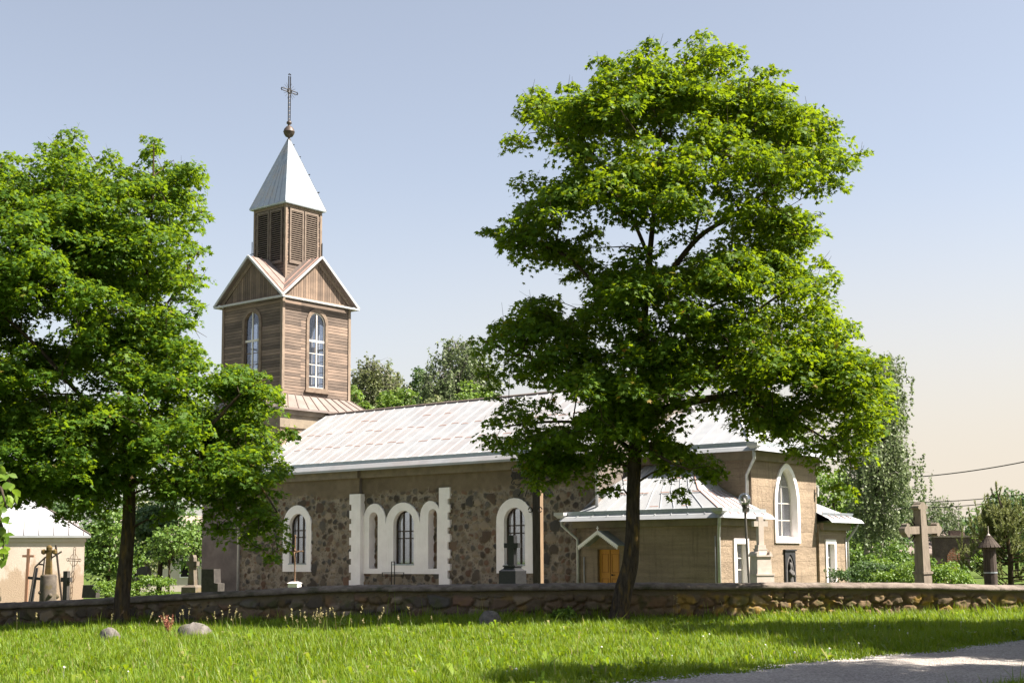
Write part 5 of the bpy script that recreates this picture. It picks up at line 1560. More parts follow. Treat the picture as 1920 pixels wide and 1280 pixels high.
RIGHT = [(1208, 52), (1238, 74), (1262, 98), (1292, 92), (1302, 54), (1330, 66), (1348, 80), (1388, 80), (1394, 108), (1388, 140), (1408, 124), (1440, 120), (1466, 132), (1470, 168), (1500, 188), (1546, 194), (1552, 222), (1572, 260), (1586, 290), (1622, 274), (1618, 300), (1590, 320), (1592, 388), (1562, 362), (1528, 392), (1542, 440), (1530, 468), (1580, 498), (1574, 556), (1560, 586), (1604, 590), (1622, 612), (1602, 648),
         (1640, 664), (1686, 666), (1658, 700), (1684, 780), (1668, 812), (1632, 848), (1600, 890), (1610, 930), (1580, 945), (1548, 905), (1500, 872), (1452, 850), (1440, 820), (1395, 822), (1382, 775), (1330, 778), (1285, 790), (1272, 826), (1330, 842), (1372, 892), (1342, 918), (1296, 905), (1282, 958), (1250, 930), (1222, 866), (1196, 850), (1168, 888), (1150, 944), (1122, 926), (1082, 906), (1036, 916), (1002, 930), (986, 896), (962, 876), (925, 850), (892, 832), (918, 770), (892, 700), (878, 632), (905, 606), (962, 590), (990, 545), (1042, 552), (1050, 588), (1076, 592), (1078, 556), (1052, 520), (1010, 496), (948, 492), (930, 462), (892, 438), (940, 412), (975, 380), (958, 340), (984, 300), (962, 276), (930, 252), (962, 248), (1000, 262), (974, 180), (1004, 150), (1042, 166), (1064, 144), (1108, 158), (1124, 150), (1098, 106), (1132, 100), (1172, 118), (1196, 92)]
R_LIMBS = [[(1160, 1160, 31), (1168, 1110, 29), (1181, 1060, 26), (1186, 1000, 23), (1187, 940, 22), (1190, 860, 22), (1194, 790, 20), (1202, 690, 14), (1208, 600, 12), (1216, 500, 10), (1226, 400, 8), (1238, 270, 5), (1236, 150, 2.5)],
           [(1198, 815, 15), (1232, 775, 15), (1300, 752, 13), (1392, 735, 10, .5), (1470, 692, 7, 1), (1560, 660, 4, 1.5), (1630, 690, 2, 1.5)],
           [(1212, 560, 10), (1252, 515, 9, -.5), (1310, 445, 8, -1), (1372, 405, 6, -1.2), (1450, 350, 4, -1.4), (1540, 300, 2, -1.4)],
           [(1230, 540, 8), (1215, 480, 7, .5), (1180, 400, 6, 1), (1120, 300, 4, 1.2), (1060, 210, 2, 1.2)],
           [(1206, 620, 9), (1140, 560, 7, -.6), (1060, 480, 5, -1), (960, 440, 2.5, -1.2)],
           [(1200, 760, 11), (1140, 722, 8, -.8), (1060, 690, 6, -1.4), (960, 660, 3.5, -1.8), (910, 640, 2, -1.8)],
           [(1192, 850, 9), (1120, 800, 6, .8), (1040, 790, 4.5, 1.4), (940, 800, 2.5, 1.8)],
           [(1300, 752, 8), (1350, 680, 6, -1.5), (1400, 600, 5, -2), (1480, 540, 3, -2.4)],
           [(1300, 455, 5, -1), (1320, 350, 4, .5), (1330, 220, 3, .8), (1320, 110, 1.6, .8)],
           [(1392, 735, 7, .5), (1440, 770, 5, -.5), (1510, 800, 4, -1), (1590, 850, 2, -1)],
           [(1196, 800, 9), (1230, 850, 5, -1.5), (1290, 880, 3, -2)],
           [(1205, 660, 8), (1270, 610, 6, 1.8), (1380, 560, 4, 2.6), (1500, 600, 2.5, 3)]]
R_HOLES = [(1320, 362, 20, 16), (1312, 458, 24, 18), (1060, 322, 22, 12), (1118, 395, 26, 14), (1432, 566, 24, 14), (1500, 375, 30, 14), (1150, 480, 20, 14), (1100, 540, 22, 18), (1340, 400, 24, 12), (1245, 478, 20, 20), (1010, 740, 20, 16), (1130, 650, 20, 12), (1065, 780, 34, 20), (1310, 300, 16, 10), (1520, 560, 18, 10)]
right = maple('maple_tree', 'large single maple with bent trunk standing before the wall, right of the nave', RIGHT, 37.3, R_LIMBS, 470, 215, 'maple_leaf', 11, 3.9, [(x, y, a*1.35, b*1.5) for x, y, a, b in R_HOLES], fill=.55)

LEFT = [(-240, 330), (-150, 270), (-60, 300), (0, 286), (28, 276), (58, 300), (70, 264), (100, 262), (126, 234), (150, 242), (164, 272), (172, 312), (204, 268), (228, 300), (262, 292), (286, 248), (310, 290), (346, 300), (366, 304), (392, 322), (376, 350), (368, 384), (398, 386), (394, 420), (370, 446), (406, 464), (368, 500), (392, 526), (366, 548), (392, 574), (364, 622), (372, 652), (392, 692), (440, 668), (500, 690), (522, 720), (530, 764), (564, 826), (530, 842), (542, 882), (546, 925), (528, 962), (540, 1030), (516, 1072), (488, 1056), (456, 1026), (424, 1004), (392, 1014), (376, 960), (345, 950), (322, 992), (296, 985), (270, 950), (240, 935), (205, 960), (170, 985), (132, 975), (110, 990), (86, 962), (60, 955), (28, 962), (0, 958), (-60, 985), (-140, 960), (-240, 930), (-300, 800), (-320, 560)]
L_LIMBS = [[(226, 1168, 26), (230, 1110, 24), (237, 1040, 22), (242, 960, 20), (241, 880, 18), (239, 800, 14), (240, 745, 12)],
           [(240, 745, 11), (226, 705, 8), (205, 640, 6, .5), (170, 520, 5, 1), (140, 400, 4, 1), (128, 280, 2, 1)],
           [(240, 745, 10), (258, 690, 9), (268, 600, 7), (275, 500, 6, -.4), (286, 380, 4, -.6), (288, 270, 2, -.6)],
           [(240, 860, 10), (310, 838, 8, -.6), (390, 800, 6, -1), (450, 740, 4, -1.2), (500, 710, 2, -1.2)],
           [(242, 900, 9), (320, 905, 7, -1), (400, 900, 5, -1.4), (470, 895, 3.5, -1.6), (520, 960, 2, -1.6)],
           [(241, 880, 9), (160, 860, 8, .8), (60, 840, 6, 1.2), (-60, 820, 4, 1.4), (-180, 800, 2, 1.4)],
           [(240, 820, 9), (150, 740, 7, -1), (60, 640, 5, -1.5), (-60, 540, 4, -1.5), (-180, 460, 2, -1.5)],
           [(268, 620, 6), (320, 560, 4, .8), (370, 470, 2.5, 1)],
           [(205, 640, 5), (120, 560, 4, -1.4), (40, 420, 3, -1.8), (-20, 330, 1.6, -1.8)],
           [(240, 790, 8), (300, 740, 5, 1.5), (360, 690, 3, 2)]]
L_HOLES = [(100, 545, 26, 12), (205, 330, 10, 20), (290, 660, 18, 14), (130, 640, 20, 12), (95, 770, 24, 16), (330, 700, 14, 20), (345, 590, 18, 10), (285, 440, 12, 10), (30, 600, 20, 12), (225, 590, 14, 10), (415, 770, 14, 12)]
dead = [[(340, 600, 1.5), (365, 618, 1.0), (388, 632, .5)], [(352, 608, 1.2), (372, 600, .8), (378, 585, .4)], [(365, 618, 1.0), (375, 635, .4)]]
left = maple('maple_tree', 'broad maple with two tall peaks left of the tower, its trunk before the low wall', LEFT, 40.0, L_LIMBS, 560, 235, 'maple_leaf_deep', 23, 3.8, L_HOLES, dead)

# two more maples stand beside the lane just outside the picture; their shade falls across the verge
for (x, y, rz, sc, lab) in ((17.6, 24.2, 12, .9, 'maple beside the gravel lane just beyond the right edge, the middle one'), (12.2, 17.2, 8, .9, 'maple beside the gravel lane just beyond the right edge, the nearer one'), (16.2, 30.0, -20, 1.0, 'maple beside the gravel lane just beyond the right edge, the farther one')):
    c = copy_tree(right); c.location = (x, y, gzf(x, y)); c.rotation_euler = (0, 0, R(rz)); c.scale = (sc,)*3
    c['label'] = lab

# ------------------------------------------------------------------ other trees
def crown_tree(px, Y, ytop, ybot, wpx, leaf_m, name, label, seed, n=60, per=34, leaf=.26, cone=0.0, bark='bark', group=None, trunk_r=.16, depth=None, lean=0):
    rng = np.random.default_rng(seed)
    top, bot = at(px, ytop, Y), at(px, ybot, Y)
    base = Vector((top.x, Y, gzf(top.x, Y)))
    k = mpp(Y); rx = wpx*k/2; ry = depth or rx; zc = (top.z+bot.z)/2; rz = (top.z-bot.z)/2
    root = empty(name, base, 0, label, 'tree', group)
    d = nrm(rng.normal(0, 1, (n, 3))); r = rng.uniform(.45, 1.0, n)**.6
    wob = 1+.28*np.sin(d[:, 0]*5+seed)*np.sin(d[:, 2]*4+seed*1.7)
    P = d*(r*wob)[:, None]
    taper = 1-cone*np.clip((P[:, 2]+1)/2, 0, 1)
    C = np.stack([top.x+P[:, 0]*rx*taper+lean*(P[:, 2]+1)*rx, Y+P[:, 1]*ry*taper, zc+np.clip(P[:, 2], -1, 1)*rz*.93], 1)
    Rc = rng.uniform(.7, 1.25, n)*max(.5, min(rx, rz)*.30)
    V, F = clump_leaves(C, Rc, per*(.75/np.mean(Rc))**2, leaf, rng, TM_DIA, .6, .7, .7, .6)
    b = np.array(base)
    mesh_np('crown', V-b, F, M[leaf_m], root)
    w = MB(); pts = [Vector((0, 0, -.3)), Vector((rng.normal(0, .1), 0, (zc-base.z)*.6)), Vector((lean*rx*1.2, 0, zc-base.z+rz*.5))]
    w.tube(pts, [trunk_r, trunk_r*.75, trunk_r*.2], 7)
    for i in rng.choice(n, min(n, 16), False):
        a = pts[1].lerp(pts[2], float(rng.uniform(0, .9))); e = Vector(C[i]-b)
        w.tube([a, a.lerp(e, .5)+Vector((0, 0, .15)), e], [trunk_r*.35, trunk_r*.2, .015], 5)
    w.build('trunk', M[bark], root, True, fix=False)
    return root

def weeping(px, Y, ytop, ybot, wpx, leaf_m, name, label, seed, n=150, leaf=.09, dens=26, group=None, trunks=((0, 0),), shape=.55, droop=(.8, 2.6), trunk_r=.15, outline=None):
    """birch: ascending limbs and long hanging leaf strands"""
    rng = np.random.default_rng(seed)
    top, bot = at(px, ytop, Y), at(px, ybot, Y); k = mpp(Y)
    base = Vector((top.x, Y, gzf(top.x, Y))); root = empty(name, base, 0, label, 'tree', group)
    Hc = top.z-bot.z; rx = wpx*k/2
    b = np.array(base)
    S = []; w = MB()
    for (ox, tilt) in trunks:
        p = [Vector((ox, 0, -.3)), Vector((ox+tilt*.5, 0, (bot.z-base.z)*.9)), Vector((ox+tilt, 0, (top.z-base.z)*.86))]
        w.tube(p, [trunk_r, trunk_r*.75, .03], 7)
    allP = []
    if outline is None:
        hw = wpx/2
        outline = [(px, ytop), (px+hw*.35, ytop+(ybot-ytop)*.10), (px+hw*.7, ytop+(ybot-ytop)*.28), (px+hw*.95, ytop+(ybot-ytop)*.5), (px+hw, ybot), (px-hw, ybot), (px-hw*.9, ytop+(ybot-ytop)*.5), (px-hw*.75, ytop+(ybot-ytop)*.3), (px-hw*.4, ytop+(ybot-ytop)*.12)]
    poly = np.array(outline, float); lo, hi = poly.min(0), poly.max(0)
    # branch ends: tufts of strands share one
    tips = rng.uniform(lo, hi, (n*3, 2)); tips = tips[in_poly(tips[:, 0], tips[:, 1], poly)][:max(12, n//6)]
    tY = rng.normal(0, rx*.5, len(tips))
    TW = at_np(tips[:, 0], tips[:, 1], Y+tY)-b
    for tpw in TW:
        ox, tilt = trunks[rng.integers(len(trunks))]
        zf = np.clip((tpw[2]-np.hypot(tpw[0]-ox, tpw[1])*.9)/(top.z-base.z), .2, .9)
        s0 = Vector((ox+tilt*zf, 0, zf*(top.z-base.z)))
        tv = Vector(tpw)
        w.tube([s0, s0.lerp(tv, .6)+Vector((0, 0, .35)), tv], [.045, .025, .010], 4, False)
        for _ in range(6):
            s = tpw+rng.normal(0, (.42, .42, .22), 3)*(1+rx*.06)
            L = min(rng.uniform(*droop), max(.3, s[2]-.5)); m = max(6, int(L*dens)); t = np.sort(rng.random(m)); sway = rng.normal(0, .10, 2)
            allP.append(np.stack([s[0]+sway[0]*t*L+rng.normal(0, .05, m), s[1]+sway[1]*t*L+rng.normal(0, .05, m), s[2]-t*L+rng.normal(0, .04, m)+.1], 1))
            w.tube([Vector(tpw), Vector(s), Vector((s[0]+sway[0]*L, s[1]+sway[1]*L, s[2]-L*.85))], [.012, .008, .003], 3, False)
    P = np.concatenate(allP); m = len(P)
    N = rng.normal(0, .6, (m, 3))+np.array([0, -.2, .35]); T = rng.normal(0, .45, (m, 3))+np.array([0, 0, -1.0])
    V, F = scatter(P, N, T, leaf*rng.uniform(.7, 1.35, m), TM_DIA)
    mesh_np('crown', V, F, M[leaf_m], root)
    w.build('trunk', M['birch_bark'], root, True, fix=False)
    return root

GB = 'trees beyond the nave roof'
# between the tower and the right maple
weeping(694, 98, 666, 800, 112, 'birch_leaf', 'birch_tree', 'feathery yellow-green birch just right of the wooden tower', 3, 560, .21, 11, GB, ((0, 0), (1.2, .4)), .5, (1.0, 3.4))
crown_tree(725, 108, 680, 830, 20, 'grey_leaf', 'poplar_tree', 'thin spire-topped poplar behind the feathery birch', 4, 46, 30, .22, .7, 'bark', GB, .12)
crown_tree(742, 112, 694, 830, 22, 'birch_leaf', 'poplar_tree', 'short pale pointed tree just right of the thin poplar', 14, 36, 30, .22, .6, 'bark', GB, .12)
crown_tree(790, 100, 686, 840, 112, 'dark_leaf', 'lime_tree', 'bluish dark conical tree in the middle gap behind the roof', 5, 120, 30, .25, .72, 'bark', GB)
weeping(862, 95, 624, 800, 132, 'grey_leaf', 'birch_tree', 'tallest grey-green birch rising behind the roof beside the right maple', 6, 1000, .2, 11, GB, ((0, 0), (-.6, -.5)), .5, (.8, 2.6))
crown_tree(668, 88, 718, 850, 66, 'bright_leaf', 'young_maple', 'bright green low maple at the tower corner behind the roof', 7, 60, 40, .22, .1, 'bark', GB)
crown_tree(748, 86, 726, 850, 92, 'bright_leaf', 'young_maple', 'bright green rounded maple in front of the poplars behind the roof', 8, 80, 40, .22, .2, 'bark', GB)
crown_tree(822, 87, 742, 850, 70, 'birch_leaf', 'young_maple', 'olive green bush-like tree just above the roof ridge', 9, 60, 40, .2, .2, 'bark', GB)
crown_tree(890, 86, 716, 850, 96, 'bright_leaf', 'young_maple', 'bright green maple touching the right maple above the roof ridge', 10, 80, 40, .22, .2, 'bark', GB)
# behind the chancel and to the right
GR = 'trees behind the east end'
crown_tree(1010, 92, 740, 900, 200, 'dark_leaf', 'lime_tree', 'dark tree behind the nave roof seen through the right maple', 31, 120, 34, .28, .2, 'bark', GR)
crown_tree(1430, 84, 752, 1000, 190, 'bright_leaf', 'young_maple', 'yellow-green tree rising behind the chancel roof', 32, 150, 36, .24, .2, 'bark', GR)
crown_tree(1560, 80, 858, 1085, 150, 'bright_leaf', 'young_maple', 'bright leafy tree directly behind the far annex', 33, 150, 40, .22, .15, 'bark', GR)
weeping(1640, 66, 655, 1010, 150, 'grey_leaf', 'weeping_birch', 'tall weeping birch with long hanging strands right of the church', 34, 560, .14, 24, GR, ((-.9, .5), (-.6, 1.2)), .42, (.8, 2.6), .17, [(1648, 672), (1666, 678), (1676, 704), (1682, 738), (1676, 780), (1684, 815), (1692, 850), (1704, 876), (1688, 905), (1680, 960), (1655, 980), (1612, 980), (1606, 900), (1622, 780), (1636, 710)])
crown_tree(1640, 96, 945, 1075, 120, 'dark_leaf', 'lime_tree', 'dark green tree behind the trunks of the weeping birch', 35, 90, 36, .26, .2, 'bark', GR)
crown_tree(1702, 128, 918, 1065, 60, 'dark_leaf', 'lime_tree', 'small rounded dark tree just left of the big cross head', 36, 60, 34, .3, .2, 'bark', GR)
weeping(1754, 120, 914, 1060, 128, 'grey_leaf', 'birch_tree', 'distant grey-green birch behind the big cross', 37, 420, .2, 10, GR, ((-1.5, 0), (1.4, .6)), .45, (1.0, 3.0))
crown_tree(1800, 112, 1000, 1070, 70, 'bright_leaf', 'young_maple', 'low bright tree left of the pine beyond the brick ruin', 38, 40, 36, .26, .1, 'bark', GR)
crown_tree(1898, 105, 904, 1070, 120, 'dark_leaf', 'lime_tree', 'dark tree behind the pine at the right edge', 39, 110, 36, .28, .15, 'bark', GR)
crown_tree(1838, 115, 958, 1070, 60, 'dark_leaf', 'lime_tree', 'dark tree seen between the brick ruin and the pine top', 40, 60, 36, .28, .2, 'bark', GR)
# left, between chapel and church
GL = 'trees behind the churchyard on the left'
crown_tree(205, 74, 955, 1110, 110, 'bush_leaf', 'lilac_tree', 'fresh green tree right of the chapel wall', 51, 110, 40, .2, .1, 'bark', GL)
crown_tree(262, 82, 930, 1105, 90, 'birch_leaf', 'lilac_tree', 'pale grey-green tree just right of the left maple trunk', 52, 90, 40, .2, .2, 'bark', GL)
crown_tree(300, 70, 930, 1060, 100, 'dark_leaf', 'lime_tree', 'dark low tree behind the tall slanted gravestone', 53, 110, 40, .2, .1, 'bark', GL)
crown_tree(372, 78, 965, 1075, 66, 'bush_leaf', 'lilac_tree', 'light green tree beside the tower base behind the brown stone cross', 54, 44, 40, .18, .1, 'bark', GL)
crown_tree(318, 56, 985, 1062, 60, 'bush_leaf', 'young_tree', 'slim young tree with a thin straight trunk left of the brown stone cross', 55, 26, 40, .15, .1, 'bark', GL, .055)
crown_tree(60, 84, 900, 1090, 190, 'dark_leaf', 'lime_tree', 'dark tree behind the chapel roof', 56, 110, 36, .25, .1, 'bark', GL)

# ------------------------------------------------------------------ bushes and hedges
def bush(px, Y, ytop, wpx, leaf_m, name, label, cat, seed, n=40, leaf=.09, per=60, depth=None, ybase=None):
    rng = np.random.default_rng(seed)
    top = at(px, ytop, Y); g = gzf(top.x, Y); base = Vector((top.x, Y, g)); k = mpp(Y)
    rx = wpx*k/2; h = top.z-g; ry = depth or rx*.7
    root = empty(name, base, 0, label, cat)
    d = nrm(rng.normal(0, 1, (n, 3))); d[:, 2] = np.abs(d[:, 2]); r = rng.uniform(.5, 1, n)
    C = np.stack([d[:, 0]*rx*r*.92, d[:, 1]*ry*r*.92, .1+d[:, 2]*(h-.25)*r+.05], 1)
    Rc = rng.uniform(.8, 1.2, n)*max(.13, min(rx, h)*.3)
    V, F = clump_leaves(C, Rc, per*(.75/np.mean(Rc))**2, leaf, rng, TM_OVAL, .7, .7, .8, .6)
    mesh_np('foliage', V, F, M[leaf_m], root)
    w = MB()
    for i in range(0, n, 3): w.tube([Vector((0, 0, -.1)), Vector(C[i])*.5+Vector((0, 0, .1)), Vector(C[i])], [.025, .016, .006], 4, False)
    w.build('stem', M['twig'], root, fix=False)
    return root
def hedge(px0, px1, Y, ytop, leaf_m, name, label, cat, seed, leaf=.07, width=.9, dens=75, dY=0):
    rng = np.random.default_rng(seed)
    a, b = at(px0, ytop, Y), at(px1, ytop, Y+dY); ga = gzf(a.x, a.y)
    base = Vector(((a.x+b.x)/2, (a.y+b.y)/2, ga)); L = abs(b.x-a.x); h = a.z-ga
    root = empty(name, base, math.atan2(b.y-a.y, b.x-a.x), label, cat)
    n = int(L*dens)
    x = rng.uniform(-L/2, L/2, n); f = rng.random(n)
    y = np.where(f < .5, rng.uniform(-width/2, width/2, n), rng.choice([-1, 1], n)*width/2*.9)
    lump = .10*np.sin(x*2.1+seed)+.07*np.sin(x*5.3+seed*2)
    z = np.where(f < .5, h-.14+lump*1.2, rng.uniform(.1, h-.15, n)+lump*.4)
    C = np.stack([x, y, z], 1); Rc = rng.uniform(.16, .26, n)
    V, F = clump_leaves(C, Rc, 420, leaf, rng, TM_OVAL, .7, .7, .8, .6)
    mesh_np('foliage', V, F, M[leaf_m], root)
    w = MB()
    for i in range(int(L*3)):
        q = -L/2+L*i/(L*3); w.tube([(q, 0, -.1), (q+.06, .05, h*.6)], [.02, .008], 4, False)
    w.build('stem', M['twig'], root, fix=False)
crown_tree(250, 104, 800, 1085, 300, 'dark_leaf', 'lime_tree', 'big dark tree far behind the left maple trunk', 57, 170, 34, .3, .1, 'bark', GL)
hedge(1562, 1690, 45.2, 1061, 'dark_leaf', 'hedge', 'dark clipped hedge running from the far annex to the big cross', 'hedge', 1, .075)
hedge(1648, 1818, 44.0, 1065, 'hedge_leaf', 'hedge', 'bright green clipped hedge behind the base of the big cross', 'hedge', 2, .075, .8)
hedge(1600, 1790, 47.2, 1057, 'hedge_leaf', 'hedge', 'sunlit yellow-green rear hedge showing above the dark one', 'hedge', 3, .075)
bush(1668, 56, 1008, 120, 'bush_leaf', 'shrub', 'tall rounded bright shrub left of the big cross', 'shrub', 3, 120, .12, 44)
bush(1612, 55, 1028, 86, 'bush_leaf', 'shrub', 'lower bright shrub beside the far annex downpipe', 'shrub', 4, 80, .12, 44)
bush(1745, 56, 1025, 56, 'bush_leaf', 'shrub', 'small bright shrub between the big cross and the brick ruin', 'shrub', 5, 50, .11, 44)
bush(1800, 55, 1040, 50, 'bush_leaf', 'shrub', 'small bright shrub below the broken edge of the brick ruin', 'shrub', 6, 40, .11, 44)
hedge(188, 316, 47.5, 1086, 'hedge_leaf', 'clipped_bush', 'long clipped bright green bush behind the left maple trunk', 'bush', 6, .075, 1.4, 80)
bush(1064, 37.3, 1131, 66, 'hedge_leaf', 'wild_shrub', 'little yellow-green shrub growing at the shaded foot of the wall', 'shrub', 7, 16, .07, 44, .3)

# ------------------------------------------------------------------ pine at the right edge
def pine():
    rng = np.random.default_rng(5); Y = 50.0
    top = at(1868, 905, Y); g = gzf(top.x, Y); base = Vector((top.x+.35, Y, g))
    root = empty('pine_tree', base, 0, 'young pine with pale upright candles at the right edge, behind the shrine post', 'tree')
    h = top.z-g; w = MB(); P, T = [], []
    w.tube([(0, 0, -.3), (.05, 0, h*.4), (-.15, 0, h*.75), (-.34, 0, h-.3)], [.12, .09, .05, .02], 8)
    def shoot(p, d, L, k, spread):
        t = rng.random(k); a = rng.uniform(0, 2*np.pi, k)
        dd = np.array(d); e = nrm(np.cross(dd, [.3, .5, .8])); f = np.cross(dd, e)
        P.append(np.array(p)+dd*(t*L)[:, None])
        T.append(dd*(1-spread)+(e*np.cos(a)[:, None]+f*np.sin(a)[:, None])*spread)
    shoot((-.34, 0, h-.4), np.array((-.05, 0, 1.0)), .42, 110, .3)
    shoot((-.42, .05, h-.55), nrm(np.array((-.3, 0, 1.0))), .34, 80, .3); shoot((-.28, 0, h-.5), nrm(np.array((.3, 0, 1.0))), .36, 80, .3)
    bq = np.array(base)
    for px, py, Lp in ((1852, 926, 30), (1842, 944, 30), (1828, 940, 40), (1816, 952, 42), (1878, 930, 34), (1893, 940, 36), (1908, 950, 34), (1804, 988, 40), (1834, 972, 36), (1860, 960, 32), (1820, 1000, 34), (1884, 972, 34), (1910, 985, 36), (1798, 1020, 34), (1846, 1005, 30), (1872, 1005, 30)):
        tip = np.array(at(px, py, Y+rng.normal(0, .25)))-bq; L = Lp*mpp(Y)
        d = nrm(np.array((rng.normal(-.06, .08), 0, 1.0))); st = tip-d*L
        zt = max(h*.12, st[2]-abs(st[0])*.75-.15); o = Vector((-.34*zt/h*.9, 0, zt))
        w.tube([o, o.lerp(Vector(st), .6)-Vector((0, 0, .08)), Vector(st), Vector(tip)], [.022, .016, .012, .006], 5, False)
        shoot(st, d, L, 90, .22)
        for _ in range(3):
            e = nrm(d+rng.normal(0, .55, 3)); shoot(st-d*L*rng.uniform(0, .4), e, L*rng.uniform(.4, .8), 46, .35)
        for t in np.linspace(.25, 1, 6):
            c = np.array(o.lerp(Vector(st), float(t))); shoot(c, nrm(rng.normal(0, .5, 3)+np.array((np.sign(st[0])*.4, -.2, .7))), rng.uniform(.2, .4), 44, .45)
    for i in range(52):
        f = rng.random()**.9; z = h*(.08+.68*f); a = rng.uniform(0, 2*np.pi)
        L = (2.0*(1-f)**.75+.25)*rng.uniform(.6, 1.05)
        o = Vector((-.34*max(0, f-.4)/.6*.9+.04, 0, z)); d = Vector((math.cos(a), math.sin(a), 0))
        pts = [o, o+d*L*.5+Vector((0, 0, .04*L)), o+d*L+Vector((0, 0, .36*L))]
        w.tube(pts, [.03, .018, .008], 5, False)
        for q in range(8):
            t = .35+.65*q/7
            c = pts[0].lerp(pts[1], t*2) if t < .5 else pts[1].lerp(pts[2], t*2-1)
            c = np.array(c)+rng.normal(0, .08, 3)
            dv = nrm(np.array((d.x*.5, d.y*.5, .8))+rng.normal(0, .25, 3))
            Ls = rng.uniform(.16, .34); shoot(c, dv, Ls, 40, .45)
            if q > 5 and rng.random() < .6: shoot(c+dv*Ls*.9, nrm(np.array((0, 0, 1.0))+rng.normal(0, .12, 3)), rng.uniform(.25, .5), 46, .2)
    P = np.concatenate(P); T = np.concatenate(T)
    V, F = scatter(P, rng.normal(0, 1, P.shape), T, rng.uniform(.08, .14, len(P)), (TM_NEEDLE[0]*np.array([8.0, 1, 1]), TM_NEEDLE[1]))
    mesh_np('crown', V, F, M['needle'], root)
    w.build('trunk', M['bark'], root, True, fix=False)
pine()

# ------------------------------------------------------------------ far woods closing the horizon
def far_woods():
    rng = np.random.default_rng(8)
    n = 900; x = rng.uniform(-150, 150, n); y = 165+rng.uniform(0, 30, n)+.0006*x*x
    hh = 5.5+2.5*np.sin(x*.13)+1.6*np.sin(x*.37+2)
    z = rng.random(n)**.7*hh
    C = np.stack([x, y, z], 1); Rc = rng.uniform(1.6, 2.8, n)
    V, F = clump_leaves(C, Rc, 3.2, .8, rng, TM_DIA, .6, .7, .7, .6)
    tag(mesh_np('far_woods', V, F, M['dark_leaf']), kind='stuff')
far_woods()

# ------------------------------------------------------------------ foreground twig of a tree outside the frame on the left
def near_branch():
    rng = np.random.default_rng(12); Y0 = 9.6
    base = Vector((-7.6, 9.0, gzf(-7.6, 9.0)))
    root = empty('linden_tree', base, 0, 'near broad-leaved tree outside the left edge whose leafy twigs hang into view', 'tree')
    w = MB(); P, T = [], []
    def bb(v): return Vector(v)-base
    w.tube([(0, 0, -.3), (.1, .1, 2.0), (.3, .1, 4.6)], [.16, .12, .05], 9)
    for (pts) in ([(-150, 860), (-60, 850), (-5, 868), (14, 892), (24, 935)], [(-150, 900), (-60, 920), (-8, 945), (4, 990), (8, 1050)], [(-100, 880), (-30, 890), (2, 915), (12, 950)], [(-90, 930), (-20, 960), (-2, 1000), (-4, 1040)], [(-160, 700), (-110, 690), (-70, 720), (-50, 780)], [(-170, 960), (-120, 990), (-90, 1040)]):
        q = [at(px, py, Y0+rng.normal(0, .1)) for px, py in pts]
        a = Vector((.2, .1, 2.6))
        w.tube([a]+[bb(v) for v in q], [.03]+[.012]*(len(q)-1)+[.003], 5, False)
        sp, _ = smooth_path([bb(v) for v in q], [1]*len(q), 8)
        for i, s in enumerate(sp[6:]):
            for _k in range(1):
                P.append(np.array(s)+rng.normal(0, .015, 3)); T.append(rng.normal(0, .45, 3)+np.array((.25, -.1, -.7)))
    for i in range(420):        # the rest of its crown, out of view
        d = nrm(rng.normal(0, 1, 3)); P.append(np.array((.2, .1, 4.2))+d*np.array((1.3, 1.4, 1.5))*rng.uniform(.5, 1)); T.append(rng.normal(0, .5, 3)+np.array((0, 0, -.6)))
    P = np.array(P); T = np.array(T)
    V, F = scatter(P, rng.normal(0, .55, P.shape)+np.array((0, -.35, .6)), T, rng.uniform(.06, .095, len(P)), TM_OVAL)
    mesh_np('crown', V, F, M['linden_leaf'], root)
    w.build('trunk', M['bark'], root, True, fix=False)
near_branch()

